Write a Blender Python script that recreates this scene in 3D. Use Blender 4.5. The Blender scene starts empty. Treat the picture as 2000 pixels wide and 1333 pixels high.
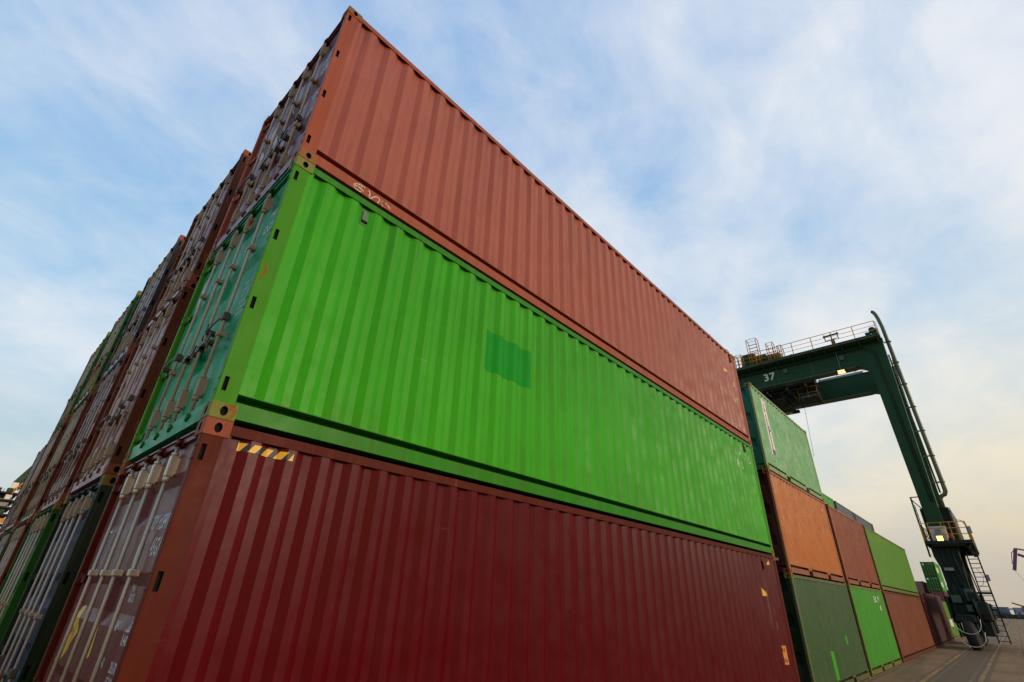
import bpy, bmesh, math, random
from mathutils import Vector, Matrix
random.seed(7)
S = bpy.context.scene
C = S.collection
R = math.radians

# ------------------------------------------------------------------ camera
cam_d = bpy.data.cameras.new('camera'); cam = bpy.data.objects.new('camera', cam_d); C.objects.link(cam)
yaw, pitch, roll = 0.7589, 0.4882, 0.0379
fw = Vector((math.cos(pitch)*math.cos(yaw), math.cos(pitch)*math.sin(yaw), math.sin(pitch)))
rt = Vector((math.sin(yaw), -math.cos(yaw), 0)); up = rt.cross(fw)
rt2 = rt*math.cos(roll)+up*math.sin(roll); up2 = up*math.cos(roll)-rt*math.sin(roll)
M = Matrix.Identity(4)
for i in range(3):
    M[i][0] = rt2[i]; M[i][1] = up2[i]; M[i][2] = -fw[i]
M.translation = Vector((-0.8887, -3.7268, 1.8675))
cam.matrix_world = M
cam_d.sensor_width = 36; cam_d.lens = 16.8193; cam_d.clip_start = 0.05; cam_d.clip_end = 20000
S.camera = cam
S.view_settings.view_transform = 'Standard'; S.view_settings.look = 'None'
S.view_settings.exposure = 0.0; S.view_settings.gamma = 1.0

# ------------------------------------------------------------------ world
SUN_AZ, SUN_EL = -76.0, 15.0      # degrees: direction the light comes from
w = bpy.data.worlds.new('World'); S.world = w; w.use_nodes = True
nt = w.node_tree; N = nt.nodes; LK = nt.links
for n in list(N): N.remove(n)
def nd(t, **kw):
    n = N.new(t)
    for k, v in kw.items(): setattr(n, k, v)
    return n
def mth(op, a, b=None, c=None, clamp=False):
    n = N.new('ShaderNodeMath'); n.operation = op; n.use_clamp = clamp
    for i, v in enumerate((a, b, c)):
        if v is None: continue
        if isinstance(v, (int, float)): n.inputs[i].default_value = v
        else: LK.new(v, n.inputs[i])
    return n.outputs[0]
def mixc(f, a, b):
    n = N.new('ShaderNodeMix'); n.data_type = 'RGBA'
    for i, v in ((0, f), (6, a), (7, b)):
        if isinstance(v, (int, float)): n.inputs[i].default_value = v
        elif isinstance(v, tuple): n.inputs[i].default_value = (*v, 1)
        else: LK.new(v, n.inputs[i])
    return n.outputs[2]
def ramp(f, stops):
    n = N.new('ShaderNodeValToRGB'); e = n.color_ramp.elements
    while len(e) < len(stops): e.new(0.5)
    for k, (p, c) in enumerate(stops):
        e[k].position = p; e[k].color = (*c, 1)
    LK.new(f, n.inputs[0]); return n.outputs[0]
tc = nd('ShaderNodeTexCoord')
nrm = nd('ShaderNodeVectorMath', operation='NORMALIZE'); LK.new(tc.outputs['Generated'], nrm.inputs[0])
sep = nd('ShaderNodeSeparateXYZ'); LK.new(nrm.outputs[0], sep.inputs[0])
zc = mth('MAXIMUM', sep.outputs[2], 0.0)
sky = nd('ShaderNodeTexSky', sky_type='NISHITA')
sky.sun_disc = False; sky.sun_elevation = R(SUN_EL); sky.sun_rotation = R(90-SUN_AZ)
sky.air_density = 1.3; sky.dust_density = 1.5; sky.ozone_density = 2.0
skm = nd('ShaderNodeVectorMath', operation='SCALE'); LK.new(sky.outputs[0], skm.inputs[0]); skm.inputs['Scale'].default_value = 0.10
# clear-air colour by height and by closeness to the warm dusk side of the sky
clear = ramp(zc, [(0.0, (0.58, 0.63, 0.64)), (0.15, (0.55, 0.71, 0.78)), (0.40, (0.39, 0.65, 0.90)), (0.75, (0.17, 0.45, 0.86)), (1.0, (0.12, 0.38, 0.82))])
clear = mixc(0.85, skm.outputs[0], clear)
def dot(d):
    n = nd('ShaderNodeVectorMath', operation='DOT_PRODUCT'); LK.new(nrm.outputs[0], n.inputs[0]); n.inputs[1].default_value = Vector(d).normalized(); return n.outputs['Value']
# cloud sheets laid on a plane high above the yard
den = mth('ADD', zc, 0.36)
px = mth('DIVIDE', sep.outputs[0], den); py = mth('DIVIDE', sep.outputs[1], den)
cmb = nd('ShaderNodeCombineXYZ'); LK.new(px, cmb.inputs[0]); LK.new(py, cmb.inputs[1])
def cloud(scale, sx, sy, rot, loc, detail, rough, dist):
    m = nd('ShaderNodeMapping'); LK.new(cmb.outputs[0], m.inputs[0])
    m.inputs['Rotation'].default_value = (0, 0, R(rot)); m.inputs['Scale'].default_value = (sx, sy, 1); m.inputs['Location'].default_value = loc
    n = nd('ShaderNodeTexNoise'); LK.new(m.outputs[0], n.inputs['Vector'])
    n.inputs['Scale'].default_value = scale; n.inputs['Detail'].default_value = detail; n.inputs['Roughness'].default_value = rough; n.inputs['Distortion'].default_value = dist
    return n.outputs[0]
c1 = cloud(1.7, 1.0, 1.25, 20, (3.1, 1.7, 0), 8, 0.52, 0.2)
c2 = cloud(5.5, 1.0, 1.3, -50, (7.3, 0.4, 1), 8, 0.60, 0.4)
cov = mth('ADD', mth('MULTIPLY', c1, 0.68), mth('MULTIPLY', c2, 0.32))
# more cover to the right of the stack (towards +x), thinner over the rows
cov = mth('ADD', mth('MULTIPLY', mth('SUBTRACT', cov, 0.5), 1.9), 0.5)
bias = mth('SUBTRACT', mth('MULTIPLY', dot((0.90, 0.05, 0.42)), 0.30), 0.02)
cov = mth('ADD', cov, bias)
mask = ramp(cov, [(0.0, (0, 0, 0)), (0.32, (0.03,)*3), (0.58, (0.42,)*3), (0.88, (0.88,)*3), (1.0, (0.96,)*3)])
warm = ramp(dot((0.97, -0.25, 0.02)), [(0.0, (0, 0, 0)), (0.55, (0, 0, 0)), (0.86, (0.55,)*3), (1.0, (1,)*3)])
low = ramp(zc, [(0.0, (1,)*3), (0.13, (0.85,)*3), (0.42, (0.2,)*3), (0.62, (0,)*3), (1.0, (0,)*3)])
wl = mth('MULTIPLY', warm, low)
ccol = mixc(wl, (0.86, 0.88, 0.91), (1.0, 0.84, 0.50))
clear = mixc(mth('MULTIPLY', wl, 0.6), clear, (0.70, 0.72, 0.68))
skyc = mixc(mask, clear, ccol)
# pale dusty band close to the horizon
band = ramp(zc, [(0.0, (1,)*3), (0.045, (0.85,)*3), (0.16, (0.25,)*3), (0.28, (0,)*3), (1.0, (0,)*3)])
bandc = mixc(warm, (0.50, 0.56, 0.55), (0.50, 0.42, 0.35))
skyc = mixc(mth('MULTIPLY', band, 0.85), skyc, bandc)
# added low dark patch of unseen sky, dulls reflections in the container sides
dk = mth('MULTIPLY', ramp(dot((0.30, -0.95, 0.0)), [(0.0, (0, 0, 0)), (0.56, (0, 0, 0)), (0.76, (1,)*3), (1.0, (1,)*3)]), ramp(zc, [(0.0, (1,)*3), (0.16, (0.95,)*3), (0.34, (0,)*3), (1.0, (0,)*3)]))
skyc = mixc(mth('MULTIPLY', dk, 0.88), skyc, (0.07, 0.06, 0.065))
# two added warm glows in the unseen sky, to tint the container sides
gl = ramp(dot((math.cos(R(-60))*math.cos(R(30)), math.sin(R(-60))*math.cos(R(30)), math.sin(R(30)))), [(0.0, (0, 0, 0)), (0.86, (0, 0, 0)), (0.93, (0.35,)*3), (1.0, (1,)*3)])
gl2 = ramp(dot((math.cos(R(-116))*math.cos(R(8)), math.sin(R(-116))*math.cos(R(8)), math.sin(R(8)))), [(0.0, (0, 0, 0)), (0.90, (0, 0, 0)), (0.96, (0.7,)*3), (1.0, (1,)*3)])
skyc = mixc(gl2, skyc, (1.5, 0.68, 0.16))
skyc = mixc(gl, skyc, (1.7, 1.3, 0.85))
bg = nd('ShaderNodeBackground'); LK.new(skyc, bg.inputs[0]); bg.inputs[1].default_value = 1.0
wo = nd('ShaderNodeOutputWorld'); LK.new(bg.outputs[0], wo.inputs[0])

# ------------------------------------------------------------------ sun
sd = bpy.data.lights.new('sun', 'SUN'); sd.energy = 1.6; sd.angle = R(12); sd.color = (1.0, 0.80, 0.60)
so = bpy.data.objects.new('sun', sd); C.objects.link(so)
sv = Vector((math.cos(R(SUN_EL))*math.cos(R(SUN_AZ)), math.cos(R(SUN_EL))*math.sin(R(SUN_AZ)), math.sin(R(SUN_EL))))
so.rotation_euler = sv.to_track_quat('Z', 'Y').to_euler()
so.location = sv*60

# ------------------------------------------------------------------ materials
def new_mat(name):
    m = bpy.data.materials.new(name); m.use_nodes = True
    t = m.node_tree; n = t.nodes; n.clear()
    o = n.new('ShaderNodeOutputMaterial'); b = n.new('ShaderNodeBsdfPrincipled'); t.links.new(b.outputs[0], o.inputs[0])
    return m, t, n, b
def mx(t, f, a, b, mode='MIX'):
    n = t.nodes.new('ShaderNodeMix'); n.data_type = 'RGBA'; n.blend_type = mode
    for i, v in ((0, f), (6, a), (7, b)):
        if isinstance(v, (int, float)): n.inputs[i].default_value = v
        elif isinstance(v, tuple): n.inputs[i].default_value = (*v[:3], 1)
        else: t.links.new(v, n.inputs[i])
    return n.outputs[2]
def noise(t, vec, scale, detail=4, rough=0.55, dist=0.0, sc=(1, 1, 1)):
    m = t.nodes.new('ShaderNodeMapping'); t.links.new(vec, m.inputs[0]); m.inputs['Scale'].default_value = sc
    n = t.nodes.new('ShaderNodeTexNoise'); t.links.new(m.outputs[0], n.inputs['Vector'])
    n.inputs['Scale'].default_value = scale; n.inputs['Detail'].default_value = detail
    n.inputs['Roughness'].default_value = rough; n.inputs['Distortion'].default_value = dist
    return n.outputs[0]
def mr(t, v, a, b, c=0.0, d=1.0):
    n = t.nodes.new('ShaderNodeMapRange'); t.links.new(v, n.inputs[0])
    for i, x in enumerate((a, b, c, d)): n.inputs[i+1].default_value = x
    return n.outputs[0]
def mt(t, op, a, b):
    n = t.nodes.new('ShaderNodeMath'); n.operation = op
    for i, v in enumerate((a, b)):
        if isinstance(v, (int, float)): n.inputs[i].default_value = v
        else: t.links.new(v, n.inputs[i])
    return n.outputs[0]
RUST = (0.17, 0.055, 0.018)
def paint(name, col, rust=0.15, rough=0.42, streak=0.35, grime=0.35, chalk=(0.5, 0.45, 0.42), bump=0.09, spec=0.22, metal=0.0, fade=0.25, runs=0.5):
    m, t, n, b = new_mat(name)
    g = n.new('ShaderNodeNewGeometry').outputs['Position']
    big = noise(t, g, 0.55, 5, 0.6)
    mid = noise(t, g, 3.2, 6, 0.65)
    strk = noise(t, g, 1.0, 6, 0.7, 0.0, (9, 9, 0.5))
    strk2 = noise(t, g, 1.0, 5, 0.7, 0.0, (34, 34, 1.3))
    fine = noise(t, g, 70, 3, 0.6)
    c = mx(t, mr(t, big, 0.35, 0.68, 0, fade), col, tuple(x*0.62 for x in col))
    c = mx(t, mr(t, strk, 0.48, 0.75, 0, streak*0.55), c, tuple(a*0.6+e*0.4 for a, e in zip(col, chalk)))
    c = mx(t, mr(t, strk2, 0.55, 0.80, 0, streak), c, tuple(x*0.55 for x in col))
    c = mx(t, mr(t, mid, 0.55, 0.8, 0, grime*0.6), c, (0.05, 0.04, 0.03))
    if runs > 0:
        oz = n.new('ShaderNodeSeparateXYZ'); tcn = n.new('ShaderNodeTexCoord'); t.links.new(tcn.outputs['Object'], oz.inputs[0]); oz = oz.outputs[2]
        rn = noise(t, g, 1.0, 7, 0.72, 0.0, (16, 16, 0.35)); rn2 = noise(t, g, 1.0, 6, 0.7, 0.0, (5, 5, 1.2))
        top = mt(t, 'MULTIPLY', mr(t, oz, 1.3, 2.6), mr(t, rn, 0.50, 0.68))
        c = mx(t, mt(t, 'MULTIPLY', top, runs), c, tuple(x*0.35+0.012 for x in col))
        bot = mt(t, 'MULTIPLY', mr(t, oz, 0.75, 0.15), mr(t, rn2, 0.45, 0.7))
        c = mx(t, mt(t, 'MULTIPLY', bot, runs), c, tuple(x*0.4+e for x, e in zip(col, (0.05, 0.03, 0.015))))
        scr = noise(t, g, 1.0, 3, 0.5, 0.0, (1.5, 1.5, 38))
        sc2 = mt(t, 'MULTIPLY', mr(t, scr, 0.70, 0.74), mr(t, noise(t, g, 2.3, 2), 0.55, 0.62))
        c = mx(t, mt(t, 'MULTIPLY', sc2, runs), c, tuple(x*0.5+0.16 for x in col))
    # rust blooms and scratches
    r1 = noise(t, g, 7.5, 9, 0.72, 0.3, (1, 1, 0.28))
    th = 0.70-0.24*rust
    rmask = mr(t, r1, th, th+0.05)
    rmask = mt(t, 'MULTIPLY', rmask, mr(t, noise(t, g, 1.4, 3), 0.36, 0.50))
    rc = mx(t, mr(t, fine, 0.3, 0.7), RUST, (0.32, 0.11, 0.03))
    c = mx(t, mt(t, 'MINIMUM', rmask, 1.0 if rust > 0 else 0.0), c, rc)
    t.links.new(c, b.inputs['Base Color'])
    rg = mt(t, 'ADD', mr(t, mid, 0.3, 0.75, rough-0.10, rough+0.14), mt(t, 'MULTIPLY', rmask, 0.3))
    t.links.new(rg, b.inputs['Roughness'])
    b.inputs['Metallic'].default_value = metal
    b.inputs['Specular IOR Level'].default_value = spec
    bp = n.new('ShaderNodeBump'); bp.inputs['Strength'].default_value = bump; bp.inputs['Distance'].default_value = 0.02
    hh = mt(t, 'ADD', mt(t, 'MULTIPLY', noise(t, g, 2.2, 3), 1.6), mt(t, 'MULTIPLY', fine, 0.12))
    t.links.new(mt(t, 'ADD', hh, mt(t, 'MULTIPLY', rmask, -0.2)), bp.inputs['Height'])
    t.links.new(bp.outputs[0], b.inputs['Normal'])
    return m
def flat(name, col, rough=0.6, metal=0.0, wear=0.25, emit=None):
    m, t, n, b = new_mat(name)
    g = n.new('ShaderNodeNewGeometry').outputs['Position']
    a = noise(t, g, 24, 6, 0.7); 
    c = mx(t, mr(t, a, 0.48, 0.78, 0, wear), col, tuple(x*0.4+0.02 for x in col))
    t.links.new(c, b.inputs['Base Color']); b.inputs['Roughness'].default_value = rough; b.inputs['Metallic'].default_value = metal
    if emit:
        b.inputs['Emission Color'].default_value = (*emit[0], 1); b.inputs['Emission Strength'].default_value = emit[1]
    return m

MT = {}
def pm(name, col=None, **kw):
    MT[name] = paint(name, col, **kw); return MT[name]
pm('rust_red_paint', (0.34, 0.088, 0.055), rust=0.14, chalk=(0.56, 0.26, 0.18), fade=0.45, streak=0.6, runs=0.75)
pm('rust_red_frame', (0.30, 0.058, 0.015), rust=0.5, rough=0.5)
pm('purple_red_door', (0.15, 0.035, 0.04), rust=0.1, rough=0.34)
pm('bright_green_paint', (0.036, 0.38, 0.003), rust=0.10, chalk=(0.16, 0.46, 0.07), streak=0.6, fade=0.5, grime=0.3, spec=0.15, runs=0.7)
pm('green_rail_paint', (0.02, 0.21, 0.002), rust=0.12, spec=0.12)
pm('bright_green_frame', (0.045, 0.24, 0.004), rust=0.40, rough=0.5, streak=0.5, chalk=(0.13, 0.27, 0.03), spec=0.12)
pm('teal_green_door', (0.008, 0.33, 0.13), rust=0.02, rough=0.42, spec=0.12, chalk=(0.05, 0.4, 0.2), grime=0.2)
pm('maroon_paint', (0.085, 0.0003, 0.003), rust=0.05, rough=0.36, spec=0.16, grime=0.10, streak=0.08, runs=0.25, chalk=(0.20, 0.03, 0.02), fade=0.15)
pm('maroon_frame', (0.085, 0.009, 0.002), rust=0.38, rough=0.55, spec=0.12, chalk=(0.4, 0.12, 0.03))
pm('maroon_door', (0.16, 0.03, 0.028), rust=0.05, rough=0.35)
pm('navy_paint', (0.008, 0.022, 0.055), rust=0.12, spec=0.1, rough=0.55, chalk=(0.02, 0.05, 0.10))
pm('dark_green_frame', (0.008, 0.026, 0.010), rust=0.15, spec=0.12, rough=0.6)
pm('brown_paint', (0.115, 0.034, 0.012), rust=0.45, rough=0.6, spec=0.12)
pm('brown_red_paint', (0.12, 0.016, 0.008), rust=0.3, rough=0.6, spec=0.12)
pm('lilac_door', (0.30, 0.12, 0.13), rust=0.2, rough=0.4)
pm('mid_green_paint', (0.014, 0.105, 0.008), rust=0.25, spec=0.12, rough=0.6)
pm('pale_green_paint', (0.09, 0.22, 0.09), rust=0.3, chalk=(0.4, 0.45, 0.3))
pm('steel_blue_paint', (0.12, 0.22, 0.34), rust=0.15)
pm('black_brown_paint', (0.035, 0.022, 0.02), rust=0.3)
pm('grey_paint', (0.28, 0.27, 0.26), rust=0.3)
pm('olive_brown_paint', (0.16, 0.13, 0.06), rust=0.45)
pm('pastel_green_paint', (0.115, 0.38, 0.14), rust=0.08, chalk=(0.35, 0.5, 0.25), streak=0.3, grime=0.2, fade=0.1)
pm('pastel_green_frame', (0.20, 0.34, 0.13), rust=0.5)
pm('teal_end_paint', (0.01, 0.17, 0.11), rust=0.05)
pm('orange_paint', (0.46, 0.125, 0.004), rust=0.1, chalk=(0.7, 0.30, 0.08), streak=0.2)
pm('orange_frame', (0.27, 0.085, 0.03), rust=0.5)
pm('wine_end_paint', (0.06, 0.006, 0.008), rust=0.1)
pm('sage_green_paint', (0.036, 0.10, 0.028), rust=0.1, chalk=(0.3, 0.3, 0.22))
pm('sage_frame', (0.085, 0.115, 0.045), rust=0.5)
pm('dull_red_paint', (0.22, 0.044, 0.011), rust=0.3, streak=0.4, chalk=(0.3, 0.16, 0.08))
pm('lime_paint', (0.075, 0.25, 0.004), rust=0.12, streak=0.3, chalk=(0.3, 0.4, 0.12))
pm('lime_frame', (0.13, 0.17, 0.03), rust=0.5)
pm('vivid_green_paint', (0.035, 0.30, 0.008), rust=0.1, streak=0.3)
pm('brick_paint', (0.17, 0.042, 0.009), rust=0.15, streak=0.4)
pm('wine_paint', (0.07, 0.012, 0.016), rust=0.1)
pm('slate_blue_paint', (0.08, 0.11, 0.15), rust=0.0, grime=0.05, fade=0.1)
pm('rusty_casting', (0.26, 0.11, 0.03), rust=0.9, rough=0.65, bump=0.25)
pm('casting_red', (0.26, 0.06, 0.025), rust=0.75, rough=0.6, bump=0.2)
pm('casting_green', (0.17, 0.20, 0.03), rust=0.85, rough=0.6, bump=0.2)
pm('galvanised_steel', runs=0, col=(0.46, 0.43, 0.32), rust=0.12, rough=0.40, streak=0.2, grime=0.6, metal=0.35, fade=0.3, chalk=(0.55, 0.5, 0.4))
pm('dull_rod_steel', runs=0, col=(0.46, 0.42, 0.33), rust=0.25, rough=0.55, streak=0.3, grime=0.6, metal=0.1)
pm('grey_rod_steel', runs=0, col=(0.34, 0.34, 0.31), rust=0.15, rough=0.5, metal=0.15, grime=0.5)
pm('bright_bracket', runs=0, col=(0.60, 0.56, 0.44), rust=0.05, rough=0.35, metal=0.35, grime=0.4)
pm('weathered_bracket', runs=0, col=(0.34, 0.30, 0.21), rust=0.5, rough=0.65, grime=0.6, bump=0.3)
pm('handle_steel', runs=0, col=(0.10, 0.09, 0.075), rust=0.3, rough=0.5, metal=0.3)
pm('crane_green', runs=0, col=(0.009, 0.050, 0.010), rust=0.03, rough=0.45, streak=0.25, chalk=(0.06, 0.15, 0.08))
pm('crane_dark', runs=0, col=(0.012, 0.022, 0.014), rust=0.15, rough=0.6)
pm('crane_mid_green', runs=0, col=(0.07, 0.12, 0.07), rust=0.1, rough=0.5)
pm('rail_yellow', runs=0, col=(0.60, 0.24, 0.02), rust=0.25, rough=0.5)
pm('pipe_metal', runs=0, col=(0.10, 0.12, 0.07), rust=0.1, rough=0.35, metal=0.3)
MT['rubber_seal'] = flat('rubber_seal', (0.03, 0.03, 0.032), 0.5)
MT['hollow_dark'] = flat('hollow_dark', (0.004, 0.0035, 0.003), 1.0, wear=0.0)
MT['white_marking'] = flat('white_marking', (0.62, 0.60, 0.56), 0.5, wear=0.6)
MT['white_plain'] = flat('white_plain', (0.72, 0.70, 0.66), 0.5, wear=0.35)
MT['yellow_sticker'] = flat('yellow_sticker', (0.75, 0.42, 0.02), 0.45, wear=0.3)
MT['orange_sticker'] = flat('orange_sticker', (0.65, 0.22, 0.01), 0.45, wear=0.3)
MT['black_ink'] = flat('black_ink', (0.02, 0.02, 0.025), 0.5)
MT['blue_ink'] = flat('blue_ink', (0.02, 0.04, 0.16), 0.5)
MT['blue_sticker'] = flat('blue_sticker', (0.35, 0.5, 0.62), 0.4)
MT['green_ink'] = flat('green_ink', (0.01, 0.16, 0.05), 0.5)
MT['red_ink'] = flat('red_ink', (0.5, 0.03, 0.03), 0.5)
MT['graffiti_cream'] = flat('graffiti_cream', (0.70, 0.55, 0.42), 0.6, wear=0.4)
MT['patch_green'] = paint('patch_green', (0.004, 0.30, 0.014), rust=0.06, streak=0.5, chalk=(0.08, 0.42, 0.1), spec=0.1, rough=0.55)
MT['patch_lime'] = paint('patch_lime', (0.04, 0.40, 0.004), rust=0.02, chalk=(0.1, 0.4, 0.05))
MT['patch_scraped_red'] = paint('patch_scraped_red', (0.26, 0.035, 0.012), rust=0.5, streak=0.8)
MT['cream_panel'] = flat('cream_panel', (0.76, 0.68, 0.55), 0.5, wear=0.3)
MT['red_cylinder'] = flat('red_cylinder', (0.5, 0.03, 0.02), 0.4)
MT['grey_box'] = flat('grey_box', (0.22, 0.24, 0.30), 0.5)
MT['tyre_rubber'] = flat('tyre_rubber', (0.02, 0.02, 0.02), 0.85)
MT['lamp_glow'] = flat('lamp_glow', (1, 0.7, 0.3), 0.5, emit=((1.0, 0.55, 0.14), 3.2))
MT['lamp_glow_small'] = flat('lamp_glow_small', (1, 0.7, 0.3), 0.5, emit=((1.0, 0.62, 0.25), 2.0))
MT['red_lamp'] = flat('red_lamp', (1, 0.1, 0.05), 0.5, emit=((1.0, 0.06, 0.02), 1.5))
MT['white_cable'] = flat('white_cable', (0.62, 0.60, 0.55), 0.5)
MT['violet_crane_paint'] = flat('violet_crane_paint', (0.13, 0.05, 0.10), 0.6)
MT['far_tree_leaves'] = flat('far_tree_leaves', (0.03, 0.045, 0.025), 0.9, wear=0.5)
MT['far_town_blue'] = flat('far_town_blue', (0.12, 0.13, 0.17), 0.9)

# ------------------------------------------------------------------ mesh helpers
class MB:
    def __init__(s): s.v = []; s.f = []; s.mi = []; s.cur = 0; s.sm = []
    def add(s, vs, fs, smooth=False):
        o = len(s.v); s.v += [tuple(x) for x in vs]
        for f in fs: s.f.append([i+o for i in f]); s.mi.append(s.cur); s.sm.append(smooth)
    def box(s, x0, x1, y0, y1, z0, z1, skip=''):
        vs = [(x0, y0, z0), (x1, y0, z0), (x1, y1, z0), (x0, y1, z0), (x0, y0, z1), (x1, y0, z1), (x1, y1, z1), (x0, y1, z1)]
        s.add(vs, [(0, 3, 2, 1), (4, 5, 6, 7), (0, 1, 5, 4), (1, 2, 6, 5), (2, 3, 7, 6), (3, 0, 4, 7)])
    def cbox(s, x0, x1, y0, y1, z0, z1, b=0.004):
        # box with chamfered edges
        vs = []; 
        for X, sx in ((x0, 1), (x1, -1)):
            for Y, sy in ((y0, 1), (y1, -1)):
                for Z, sz in ((z0, 1), (z1, -1)):
                    vs += [(X, Y+sy*b, Z+sz*b), (X+sx*b, Y, Z+sz*b), (X+sx*b, Y+sy*b, Z)]
        bm = bmesh.new()
        for v in vs: bm.verts.new(v)
        bmesh.ops.convex_hull(bm, input=bm.verts)
        bmesh.ops.dissolve_limit(bm, angle_limit=0.01, verts=bm.verts, edges=bm.edges)
        bm.verts.index_update()
        s.add([v.co[:] for v in bm.verts], [[v.index for v in f.verts] for f in bm.faces]); bm.free()
    def bar(s, p0, p1, w, h=None, upv=(0, 0, 1)):
        h = h or w; p0 = Vector(p0); p1 = Vector(p1); d = (p1-p0).normalized()
        u = Vector(upv)
        if abs(d.dot(u)) > 0.98: u = Vector((1, 0, 0))
        a = d.cross(u).normalized()*w/2; b = a.cross(d).normalized()*h/2
        vs = [p+q for p in (p0, p1) for q in (-a-b, a-b, a+b, -a+b)]
        s.add(vs, [(0, 1, 2, 3), (7, 6, 5, 4), (0, 4, 5, 1), (1, 5, 6, 2), (2, 6, 7, 3), (3, 7, 4, 0)])
    def tube(s, pts, r, n=10, cap=True):
        pts = [Vector(p) for p in pts]; o = []; k = len(pts)
        a = None
        for i, p in enumerate(pts):
            d = (pts[min(i+1, k-1)]-pts[max(i-1, 0)]).normalized()
            if a is None:
                u = Vector((0, 0, 1)) if abs(d.z) < 0.9 else Vector((1, 0, 0)); a = d.cross(u).normalized()
            else: a = (a-d*a.dot(d)).normalized()
            b = d.cross(a); rr = r[i] if isinstance(r, (list, tuple)) else r
            o += [p+(a*math.cos(t)+b*math.sin(t))*rr for t in [2*math.pi*j/n for j in range(n)]]
        fs = [(i*n+j, i*n+(j+1) % n, (i+1)*n+(j+1) % n, (i+1)*n+j) for i in range(k-1) for j in range(n)]
        s.add(o, fs, True)
        if cap:
            s.add(o[:n], [tuple(range(n))[::-1]]); s.add(o[-n:], [tuple(range(n))])
    def prism(s, poly, axis, a, b):
        n = len(poly)
        def P(q, t):
            return {'x': (t, q[0], q[1]), 'y': (q[0], t, q[1]), 'z': (q[0], q[1], t)}[axis]
        vs = [P(q, a) for q in poly]+[P(q, b) for q in poly]
        s.add(vs, [tuple(range(n))[::-1], tuple(range(n, 2*n))]+[(i, (i+1) % n, n+(i+1) % n, n+i) for i in range(n)])
    def sheet(s, prof, axis, a, b):
        # prof: list of (u, d) swept a..b along the third axis
        pass
    def mesh(s, name, recalc=True, weld=True):
        me = bpy.data.meshes.new(name); me.from_pydata(s.v, [], s.f)
        for p, i, q in zip(me.polygons, s.mi, s.sm): p.material_index = i; p.use_smooth = q
        bm = bmesh.new(); bm.from_mesh(me)
        if weld: bmesh.ops.remove_doubles(bm, verts=bm.verts, dist=1e-5)
        if recalc: bmesh.ops.recalc_face_normals(bm, faces=bm.faces)
        bm.to_mesh(me); bm.free(); return me
CACHE = {}
def obj(name, mb, mat, parent=None, key=None, loc=None, **kw):
    mats = mat if isinstance(mat, (list, tuple)) else [mat]
    mats = [MT[m] if isinstance(m, str) else m for m in mats]
    if key is not None and key in CACHE: me = CACHE[key]
    else:
        if callable(mb): mb = mb()
        me = mb.mesh(name, **kw) if isinstance(mb, MB) else mb
        while len(me.materials) < len(mats): me.materials.append(mats[len(me.materials)])
        if key is not None: CACHE[key] = me
    o = bpy.data.objects.new(name, me); C.objects.link(o)
    if parent: o.parent = parent
    if loc: o.location = loc
    for i, m in enumerate(mats):
        if i < len(o.material_slots):
            o.material_slots[i].link = 'OBJECT'; o.material_slots[i].material = m
    return o
def thing(name, label, cat, loc=(0, 0, 0), group=None, rz=0):
    o = bpy.data.objects.new(name, None); C.objects.link(o); o.location = loc; o.rotation_euler.z = rz
    o.empty_display_size = 0.3
    o['label'] = label; o['category'] = cat
    if group: o['group'] = group
    return o
def tag(o, label=None, cat=None, group=None, kind=None):
    if label: o['label'] = label
    if cat: o['category'] = cat
    if group: o['group'] = group
    if kind: o['kind'] = kind
    return o

# text as a 2-D mesh
TX = {}
def text2d(s, h, sx=1.0, spacing=1.0):
    k = (s, h, sx, spacing)
    if k in TX: return TX[k]
    cu = bpy.data.curves.new('t', 'FONT'); cu.body = s; cu.size = 1.0; cu.space_character = spacing; cu.offset = 0.02
    cu.resolution_u = 2
    o = bpy.data.objects.new('t', cu); C.objects.link(o)
    dg = bpy.context.evaluated_depsgraph_get(); dg.update()
    me = bpy.data.meshes.new_from_object(o.evaluated_get(dg))
    bpy.data.objects.remove(o); bpy.data.curves.remove(cu)
    vs = [(v.co.x, v.co.y) for v in me.vertices]; fs = [tuple(p.vertices) for p in me.polygons]
    bpy.data.meshes.remove(me)
    k0 = h/0.69
    vs = [(x*k0*sx, y*k0) for x, y in vs]
    TX[k] = (vs, fs); return TX[k]
def conform(vs, fs, fn, cuts=(), cutaxis=0, eps=0.0025, step=0.0):
    """lay a flat 2-D mesh on a corrugated face: cut it at the folds, then map it"""
    bm = bmesh.new(); bv = [bm.verts.new((a, b, 0)) for a, b in vs]
    for f in fs:
        try: bm.faces.new([bv[i] for i in f])
        except ValueError: pass
    lo = min(v[cutaxis] for v in vs); hi = max(v[cutaxis] for v in vs)
    for c in cuts:
        if lo < c < hi:
            co = [0, 0, 0]; co[cutaxis] = c; no = [0, 0, 0]; no[cutaxis] = 1
            bmesh.ops.bisect_plane(bm, geom=bm.verts[:]+bm.edges[:]+bm.faces[:], plane_co=co, plane_no=no, dist=1e-5)
    if step:
        oa = 1-cutaxis; lo = min(v[oa] for v in vs); hi = max(v[oa] for v in vs); k = math.ceil(lo/step)
        while k*step < hi:
            co = [0, 0, 0]; co[oa] = k*step; no = [0, 0, 0]; no[oa] = 1; k += 1
            bmesh.ops.bisect_plane(bm, geom=bm.verts[:]+bm.edges[:]+bm.faces[:], plane_co=co, plane_no=no, dist=1e-5)
    bm.verts.index_update()
    mb = MB(); mb.add([fn(v.co.x, v.co.y) for v in bm.verts], [[v.index for v in f.verts] for f in bm.faces]); bm.free()
    return mb

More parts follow.
